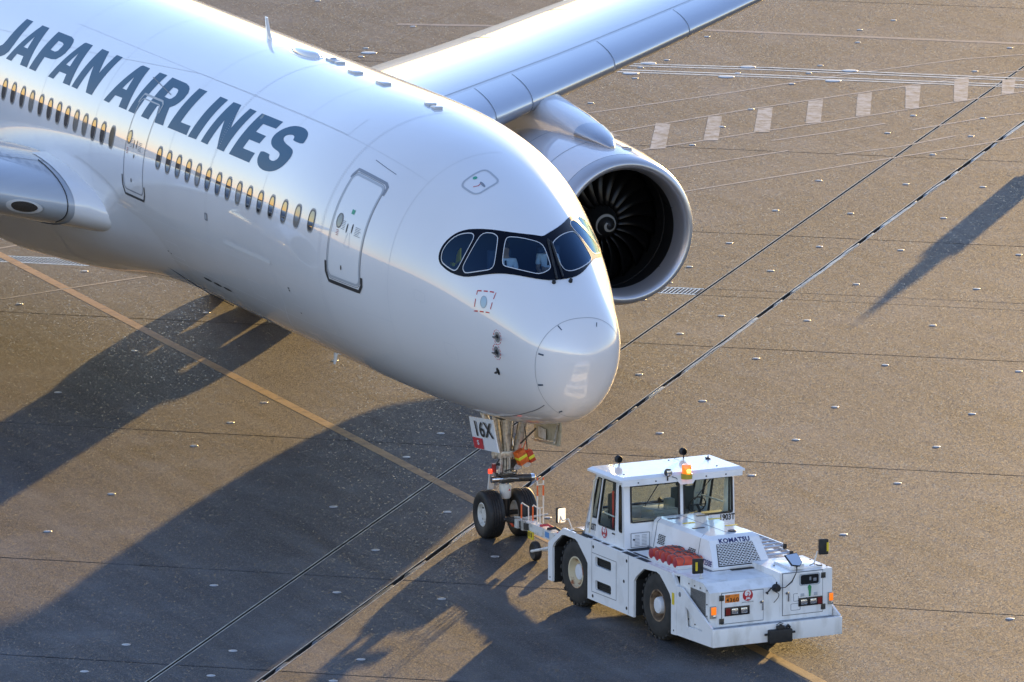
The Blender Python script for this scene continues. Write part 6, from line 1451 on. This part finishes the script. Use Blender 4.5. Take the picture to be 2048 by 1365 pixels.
# round-cornered bonnet mirror on its plate
mb = MB(); mb.box(-1.2, -.45, .55, 1.25, 1.60, 1.645, .01); lid = mb.build("lid", TW, tug, True, 30)
mb = MB(); mb.prism([[(-.16, .11), (.10, .13), (.17, -.06), (.10, -.13), (-.06, -.10)]], (-.36, .55, 1.83), (0, 1, .0), (-.5, 0, .85), .02); bmr = mb.build("wide_angle_mirror", MIR, tug)
mb = MB(); mb.prism([[(-.175, .12), (.11, .145), (.185, -.06), (.105, -.145), (-.07, -.11)]], (-.373, .55, 1.823), (0, 1, .0), (-.5, 0, .85), .03); mb.build("mirror_back", BLACK, bmr)
mb = MB(); mb.tube([(-.42, .62, 1.62), (-.40, .56, 1.80)], .014, 8); mb.box(-.52, -.38, .56, .80, 1.62, 1.72, .01); mb.build("mirror_stalk", TW, bmr)
for x, y in ((-1.42, 1.2), (-.95, .42), (-.6, 1.30), (-.42, 1.33), (-1.1, 1.32)):
    mb = MB(); mb.lathe([(.025, 0), (.02, .012), (.001, .014)], (x, y, 1.617), 'z', 10); mb.build("lid_bolt", DARK, tug)
mb = MB(); mb.tube([(-.45, .95, 1.66), (-.40, 1.02, 1.70), (-.38, 1.10, 1.67)], .010, 6); mb.tube([(-.42, 1.1, 1.66), (-.42, 1.22, 1.64)], .012, 6); mb.build("lid_cable", BLACK, tug, True)
mb = MB(); mb.prism([[(0, 0), (.20, .04), (.24, .13), (.21, .13), (.18, .07), (-.01, .03)]], (-.62, -.98, 1.504), (0, 1, 0), (-1, 0, 0), .004); mb.build("step_mark", LOGOW, tug)
# rear marker lamp and coupling
mb = MB(); mb.lathe([(.075, 0), (.075, .05), (.04, .08), (.001, .085)], (-7.15, -1.33, .58), 'x', 18); mb.v = [(-7.15 - (x + 7.15), y, z) for x, y, z in mb.v]; mb.build("rear_signal", mat("amber_lit"), tug, True)
mb = MB(); mb.box(-7.28, -7.14, -.3, .3, .42, .72, .02); mb.tube([(-7.24, -.05, .38), (-7.24, -.05, .85)], .04, 12); mb.build("rear_coupling", DARKMETAL, tug, True)
# tray for the rolled markers
mb = MB(); mb.prism([[(-3.18, -1.24), (-1.90, -1.24), (-1.90, -.62), (-3.18, -.62)], [(-3.15, -1.21), (-1.93, -1.21), (-1.93, -.65), (-3.15, -.65)][::-1]], (0, 0, 1.575), (1, 0, 0), (0, 1, 0), .075); mb.build("tray", mat("tray_white", (0.66, 0.66, 0.64), .4), tug)

# things carried on the tractor
def tug_w(x, y, z):
    c, s_ = math.cos(TUG_RZ), math.sin(TUG_RZ); return (TUG_LOC[0] + c * x - s_ * y, TUG_LOC[1] + s_ * x + c * y, z)
BAGEND = mat("bag_end_red", (0.36, 0.02, 0.03), .5)
CORD = mat("grey_cord", (0.10, 0.11, 0.12), .7)
bag_labels = ["orange rolled marker bag at the camera-side front edge of the tractor's tray", "orange rolled marker bag second from the camera-side edge of the tray", "orange rolled marker bag in the middle of the tractor's tray", "orange rolled marker bag second from the bonnet in the tray", "orange rolled marker bag lying against the tractor's bonnet"]
for k in range(5):
    # bags lie across the tray's length, side by side from its front to its rear
    xb = -2.03 - .255 * k; yb = -.93; ln = .30
    e = empty("marker_bag", tug_w(xb, yb, 1.505), TUG_RZ); tag(e, ["orange rolled marker bag nearest the black front mirror in the tractor's tray", "second orange rolled marker bag from the front mirror in the tray", "third orange rolled marker bag from the front mirror, middle of the tray", "fourth orange rolled marker bag from the front mirror in the tray", "orange rolled marker bag nearest the tractor's cab in the tray"][k], "bag", "orange bags in the tractor's tray")
    mb = MB(); pts = [(0.012 * math.sin(k * 2 + q), -ln + .6 * ln * q, .115 + .012 * math.sin(k + q * 1.7)) for q in range(0, 4)] ; pts = [(p[0], -ln + 2 * ln * q / 3, p[2]) for q, p in enumerate(pts)]
    mb.tube(pts, [.108, .122, .118, .106], 14); mb.build("bag_roll", ORANGE, e, True, 60)
    mb = MB(); mb.tube([(0, -ln - .004, .115), (0, -ln - .022, .115)], [.107, .075], 14); mb.build("bag_end", BAGEND, e, True, 60)
    for q in (-.17, .04, .2):
        mb = MB(); mb.tube([(.125 * math.cos(a), q + .02 * math.sin(3 * a), .115 + .125 * math.sin(a)) for a in np.linspace(-.2, 3.3, 12)], .010, 6); mb.build("bag_cord", CORD, e, True)
    if k in (1, 3):
        mb = MB(); mb.tube([(.0, -.2, .24), (-.05, -.1, .27), (-.1, .02, .25), (-.02, .12, .27), (.06, .2, .25)], .010, 6); mb.build("bag_cord", CORD, e, True)
# aluminium ladder sections on the far side deck
ALU = mat("aluminium", (0.62, 0.64, 0.66), .28, metal=.85)
for n_, (zz, x0, x1, lab) in enumerate(((1.53, -4.05, -1.98, "aluminium ladder lying at the bottom on the tractor's far side deck"), (1.63, -4.05, -2.25, "aluminium ladder lying on top of another on the tractor's far side deck"))):
    e = empty("ladder", tug_w((x0 + x1) / 2, 1.08, zz), TUG_RZ); tag(e, lab, "ladder", "ladders on the tractor deck"); L_ = (x1 - x0) / 2
    for y in (-.30, .30):
        mb = MB(); mb.box(-L_, L_, y - .018, y + .018, 0, .085, .004); mb.build("stile", ALU, e)
        mb = MB(); mb.box(L_ - .03, L_ + .03, y - .03, y + .03, -.01, .10, .006); mb.build("stile_cap", BLACK, e)
    for k in range(7):
        x = -L_ + .12 + (2 * L_ - .2) * k / 6
        mb = MB(); mb.tube([(x, -.29, .045), (x, .29, .045)], .024, 8); mb.build("rung", ALU, e, True)

# ------------------------------------------------------------------ the tow bar
tow = empty("tow_bar", (-4.05, 0, 0)); tag(tow, "white tow bar on a small wheel linking nose gear and tractor", "tow bar")
TB0 = Vector((-4.08, 0.0, .47)); TB1 = Vector((1.02, .03, .60)); o = Vector((-4.05, 0, 0))
def tb(t, dy=0.0, dz=0.0):
    return TB0 + (TB1 - TB0) * t + Vector((0, dy, dz)) - o
TBW = mat("tow_bar_white", (0.70, 0.70, 0.68), .45, noise=(8, (0.42, 0.40, 0.36), .5, .75, 6))
def beam(name, t0, t1, hw, hz, m, parent=tow):
    mb = MB(); v = []
    for t in (t0, t1): v += [tb(t, -hw, -hz), tb(t, hw, -hz), tb(t, hw, hz), tb(t, -hw, hz)]
    mb.add(v, [(0, 1, 2, 3), (7, 6, 5, 4), (0, 4, 5, 1), (1, 5, 6, 2), (2, 6, 7, 3), (3, 7, 4, 0)]); return mb.build(name, m, parent)
beam("main_beam", .17, .99, .095, .10, TBW)
beam("head_block", .06, .20, .15, .07, DARKMETAL); beam("head_collar", .09, .12, .19, .09, GEARW); beam("head_collar", .145, .17, .16, .10, STEEL)
mb = MB(); mb.tube([tb(0, -.26), tb(0, .26)], .045, 12); mb.tube([tb(.0, -.17), tb(.07, -.13)], .05, 10); mb.tube([tb(.0, .17), tb(.07, .13)], .05, 10); mb.build("gear_clamp", DARKMETAL, tow, True)
mb = MB(); mb.tube([tb(.05, -.10, .09), tb(.13, .02, .12), tb(.2, .12, .10)], .02, 8); mb.tube([tb(.10, .05, .10), tb(.10, .55, .14)], .028, 10); mb.build("shear_lever", STEEL, tow, True)
mb = MB(); mb.box(-.10, .10, -.03, .03, -.03, .03, .008); ob = mb.build("orange_grip", ORANGE, tow); ob.location = tb(.04, -.14, -.05); ob.rotation_euler = (0, R(18), 0)
mb = MB(); mb.box(-.13, .13, -.02, .02, -.10, .06, .01); ob = mb.build("hazard_plate", YELLOW, tow); ob.location = tb(.24, -.13, -.12)
for k in (-1, 1):
    mb = MB(); mb.box(-.02, .035, -.022, .0, -.07, .02); ob = mb.build("hazard_stripe", BLACK, tow); ob.location = tb(.24, -.132, -.10) + Vector((k * .06, 0, 0))
text_obj("bar_number", "JT-20-01A", tb(.56, -.0985, .0) + o * 0, (1, 0, .03), (0, 0, 1), .16, NAVY, tow, lift=.004, bold=.004, xs=1.3)
obj("blue_band", [tb(.375, -.099, -.06), tb(.42, -.099, -.06), tb(.42, -.099, .06), tb(.375, -.099, .06)], [(0, 1, 2, 3)], mat("band_blue", (0.10, 0.30, 0.62), .4), tow)
# carrying wheel on a trailing arm
wc = tb(.40, -.36, 0) ; wc.z = .205
mb = MB(); mb.lathe([(.10, -.06), (.17, -.075), (.198, -.05), (.205, -.02), (.205, .02), (.198, .05), (.17, .075), (.10, .06), (.001, .05)], wc, 'y', 32); mb.lathe([(.10, -.06), (.001, -.05)], wc, 'y', 32); cw = mb.build("carrying_wheel", BLACK, tow, True, 40)
mb = MB(); mb.tube([wc + Vector((0, -.09, 0)), wc + Vector((.38, -.09, .10)), tb(.56, -.09, -.08)], .03, 8); mb.tube([wc + Vector((0, -.1, 0)), wc + Vector((0, .3, 0))], .025, 8); mb.build("wheel_arm", TBW, tow, True)
wc2 = Vector((wc.x, .36, .205))
mb = MB(); mb.lathe([(.10, -.06), (.17, -.075), (.198, -.05), (.205, 0), (.198, .05), (.17, .075), (.10, .06), (.001, .05)], wc2, 'y', 32); mb.build("carrying_wheel", BLACK, tow, True, 40)
# red and white posts and hoops
PW = mat("post_white", (0.75, 0.70, 0.62), .45); PR = mat("post_red", (0.85, 0.14, 0.03), .4)
def post(x, y, z0, z1, bands):
    mb = MB(); mb.tube([(x, y, z0), (x, y, z1)], .016, 8); pt = mb.build("marker_post", PW, tow, True)
    for a, b in bands:
        mb = MB(); mb.tube([(x, y, a), (x, y, b)], .0185, 8); mb.build("red_band", PR, pt, True)
    return pt
X_ = 1.13
for y in (.05, .185): post(X_, y, .58, 1.56, ((1.18, 1.40), (1.51, 1.57)))
mb = MB(); mb.tube([(X_, .05, 1.42), (X_, .185, 1.42)], .010, 6); mb.tube([(X_, .05, .92), (X_, .185, .92)], .010, 6); mb.build("post_rung", PW, tow)
for x, y in ((.68, -.11), (1.0, .02)):
    mb = MB(); mb.tube([(x - .05, y, .55), (x - .05, y, .93), (x - .04, y + .01, .95), (x + .2, y + .06, .90), (x + .21, y + .06, .55)], .014, 8); hp = mb.build("hoop", PW, tow, True)
    mb = MB(); mb.tube([(x - .05, y, .62), (x - .05, y, .92)], .0175, 8); mb.build("red_band", PR, hp, True)
mb = MB(); mb.tube([(4.3, .05, .70), (4.3, .05, 1.06)], .012, 6); mb.build("marker_post", PW, tow)
# straps, hose loops and tools lying on the bar
for x, m_, l in ((1.55, RED, .35), (1.95, BLACK, .4), (2.5, RED, .3), (2.9, BLACK, .5), (3.4, RED, .3), (3.8, BLACK, .4)):
    t = (x + .03) / 5.1
    mb = MB(); mb.tube([tb(t, -.06, .12), tb(t + l / 10, .04, .16), tb(t + l / 5.1, .08, .12)], .028, 8); mb.build("strap", m_, tow, True)
mb = MB(); mb.tube([tb(.84 + .025 * math.cos(a), .05 + .12 * math.sin(a), .16 + .05 * math.sin(a * 2)) for a in np.linspace(0, 6.6, 20)], .014, 6); mb.build("hose_loop", BLACK, tow, True)
mb = MB(); mb.box(-.03, .03, -.05, .05, 0, .34, .01); ob = mb.build("beam_upright", PW, tow); ob.location = tb(.66, -.12, -.16)

# headset bag hanging from the nose gear
bg = empty("headset_bag", (-4.36, .36, 1.62)); tag(bg, "orange and yellow headset bag hanging on the nose gear strut", "bag")
bagm = mat("bag_orange", (0.80, 0.16, 0.02), .55, noise=(12, (0.5, 0.08, 0.01), .4, .7, 3)); lime = mat("lime_tape", (0.72, 0.70, 0.04), .35)
a = R(24)
def bb(x0, x1, y0, y1, z0, z1, name, m):
    mb = MB(); mb.box(x0, x1, y0, y1, z0, z1, .012); ob = mb.build(name, m, bg, True); ob.rotation_euler = (a, 0, R(10)); return ob
bb(-.08, .08, -.16, .06, -.0, .30, "bag_body", bagm); bb(-.082, .086, -.162, .062, .12, .19, "reflective_tape", lime)
bb(-.07, .09, .07, .21, -.06, .20, "bag_pouch", mat("bag_red", (0.50, 0.05, 0.015), .55)); bb(-.068, .095, .068, .212, .02, .09, "reflective_tape", lime)
mb = MB(); mb.tube([(0, -.05, .28), (.02, .0, .46), (0, .04, .28)], .012, 6); mb.build("bag_strap", ORANGE, bg, True)

# ------------------------------------------------------------------ pilots
SKIN = mat("skin", (0.42, 0.24, 0.17), .5); SHIRT = mat("shirt_white", (0.80, 0.80, 0.80), .7); HAIR = mat("hair_dark", (0.012, 0.010, 0.010), .6); TIE = mat("tie_dark", (0.01, 0.012, 0.02), .6)
def pilot(loc, yaw, lab):
    e = empty("person", loc, yaw); tag(e, lab, "person", "pilots in the cockpit")
    def limb(name, pts, rad, m, sub=2):
        me = bpy.data.meshes.new(name); me.from_pydata([p for p, _ in pts], [r_ for _, r_ in [(0, q) for q in rad]] if False else rad, []); me.materials.append(m)
        ob = link(bpy.data.objects.new(name, me), e)
        sk = ob.modifiers.new("skin", 'SKIN'); sk.use_smooth_shade = True
        for v_, (_, r_) in zip(me.skin_vertices[0].data, pts): v_.radius = r_
        me.skin_vertices[0].data[0].use_root = True
        su = ob.modifiers.new("sub", 'SUBSURF'); su.levels = sub; su.render_levels = sub
        return ob
    # seated body, one continuous figure: pelvis, spine, neck, head, arms with hands, thighs
    J = [((0, 0, 0), (.15, .12)), ((0, 0, .22), (.155, .11)), ((.01, 0, .42), (.17, .11)), ((.015, 0, .50), (.09, .08)), ((.02, 0, .57), (.055, .055)), ((.045, 0, .64), (.075, .085)), ((.05, 0, .73), (.08, .095)), ((.045, 0, .80), (.06, .07)),
         ((.01, .17, .45), (.065, .065)), ((.06, .22, .20), (.045, .045)), ((.30, .17, .16), (.035, .035)), ((.37, .16, .17), (.03, .022)), ((.44, .15, .17), (.012, .012)),
         ((.01, -.17, .45), (.065, .065)), ((.06, -.22, .20), (.045, .045)), ((.30, -.17, .16), (.035, .035)), ((.37, -.16, .17), (.03, .022)), ((.44, -.15, .17), (.012, .012)),
         ((.25, .10, .0), (.08, .08)), ((.42, .11, -.02), (.06, .06)), ((.25, -.10, .0), (.08, .08)), ((.42, -.11, -.02), (.06, .06))]
    E_ = [(0, 1), (1, 2), (2, 3), (3, 4), (4, 5), (5, 6), (6, 7), (2, 8), (8, 9), (9, 10), (10, 11), (11, 12), (2, 13), (13, 14), (14, 15), (15, 16), (16, 17), (0, 18), (18, 19), (0, 20), (20, 21)]
    limb("body", J, E_, SKIN)
    S_ = [((0, 0, .02), (.165, .135)), ((0, 0, .22), (.168, .125)), ((.01, 0, .42), (.18, .122)), ((.015, 0, .51), (.085, .08)), ((.01, .175, .455), (.075, .075)), ((.05, .22, .26), (.06, .06)), ((.01, -.175, .455), (.075, .075)), ((.05, -.22, .26), (.06, .06))]
    limb("shirt", S_, [(0, 1), (1, 2), (2, 3), (2, 4), (4, 5), (2, 6), (6, 7)], SHIRT)
    mb = MB(); mb.lathe([(.001, .115), (.06, .10), (.092, .05), (.098, 0), (.09, -.03)], (.03, 0, .755), 'z', 18); mb.v = [(x * 1.0, y * .9, z - (.05 if x < .03 else 0) * (1 if z < .76 else 0)) for x, y, z in mb.v]; mb.build("hair", HAIR, e, True)
    mb = MB(); mb.lathe([(.001, .03), (.018, .0), (.001, -.02)], (.135, 0, .70), 'z', 8); mb.build("nose", SKIN, e, True)
    for y in (-.032, .032):
        mb = MB(); mb.lathe([(.001, .010), (.012, 0), (.001, -.010)], (.125, y, .735), 'z', 8); mb.build("eye", HAIR, e, True)
    mb = MB(); mb.prism([[(-.02, .02), (.02, .02), (.028, -.22), (0, -.26), (-.028, -.22)]], (.145, 0, .46), (0, 1, 0), (.02, 0, 1), .01); mb.build("tie", TIE, e)
    return e
pilot((-3.12, -.58, 5.74), R(-25), "pilot in white shirt and dark tie behind the starboard windscreen pane")
pilot((-3.20, .40, 5.76), R(-20), "pilot in white shirt seated behind the port windscreen pane")

# ------------------------------------------------------------------ unseen mast added beyond the right edge to cast a shadow on the apron
mst = empty("shadow_caster", (-47.6, 33.9, 0)); tag(mst, "unseen slim shape added to cast a shadow across the apron", "shadow caster")
mb = MB(); mb.tube([(0, 0, 0), (0, 0, 2.2), (0, 0, 2.86)], [.30, .26, .03], 10); mb.build("caster_body", GEARW, mst)
mb = MB(); mb.box(-.2, .2, -.42, .42, .6, 1.9, .03); mb.build("caster_board", GEARW, mst)
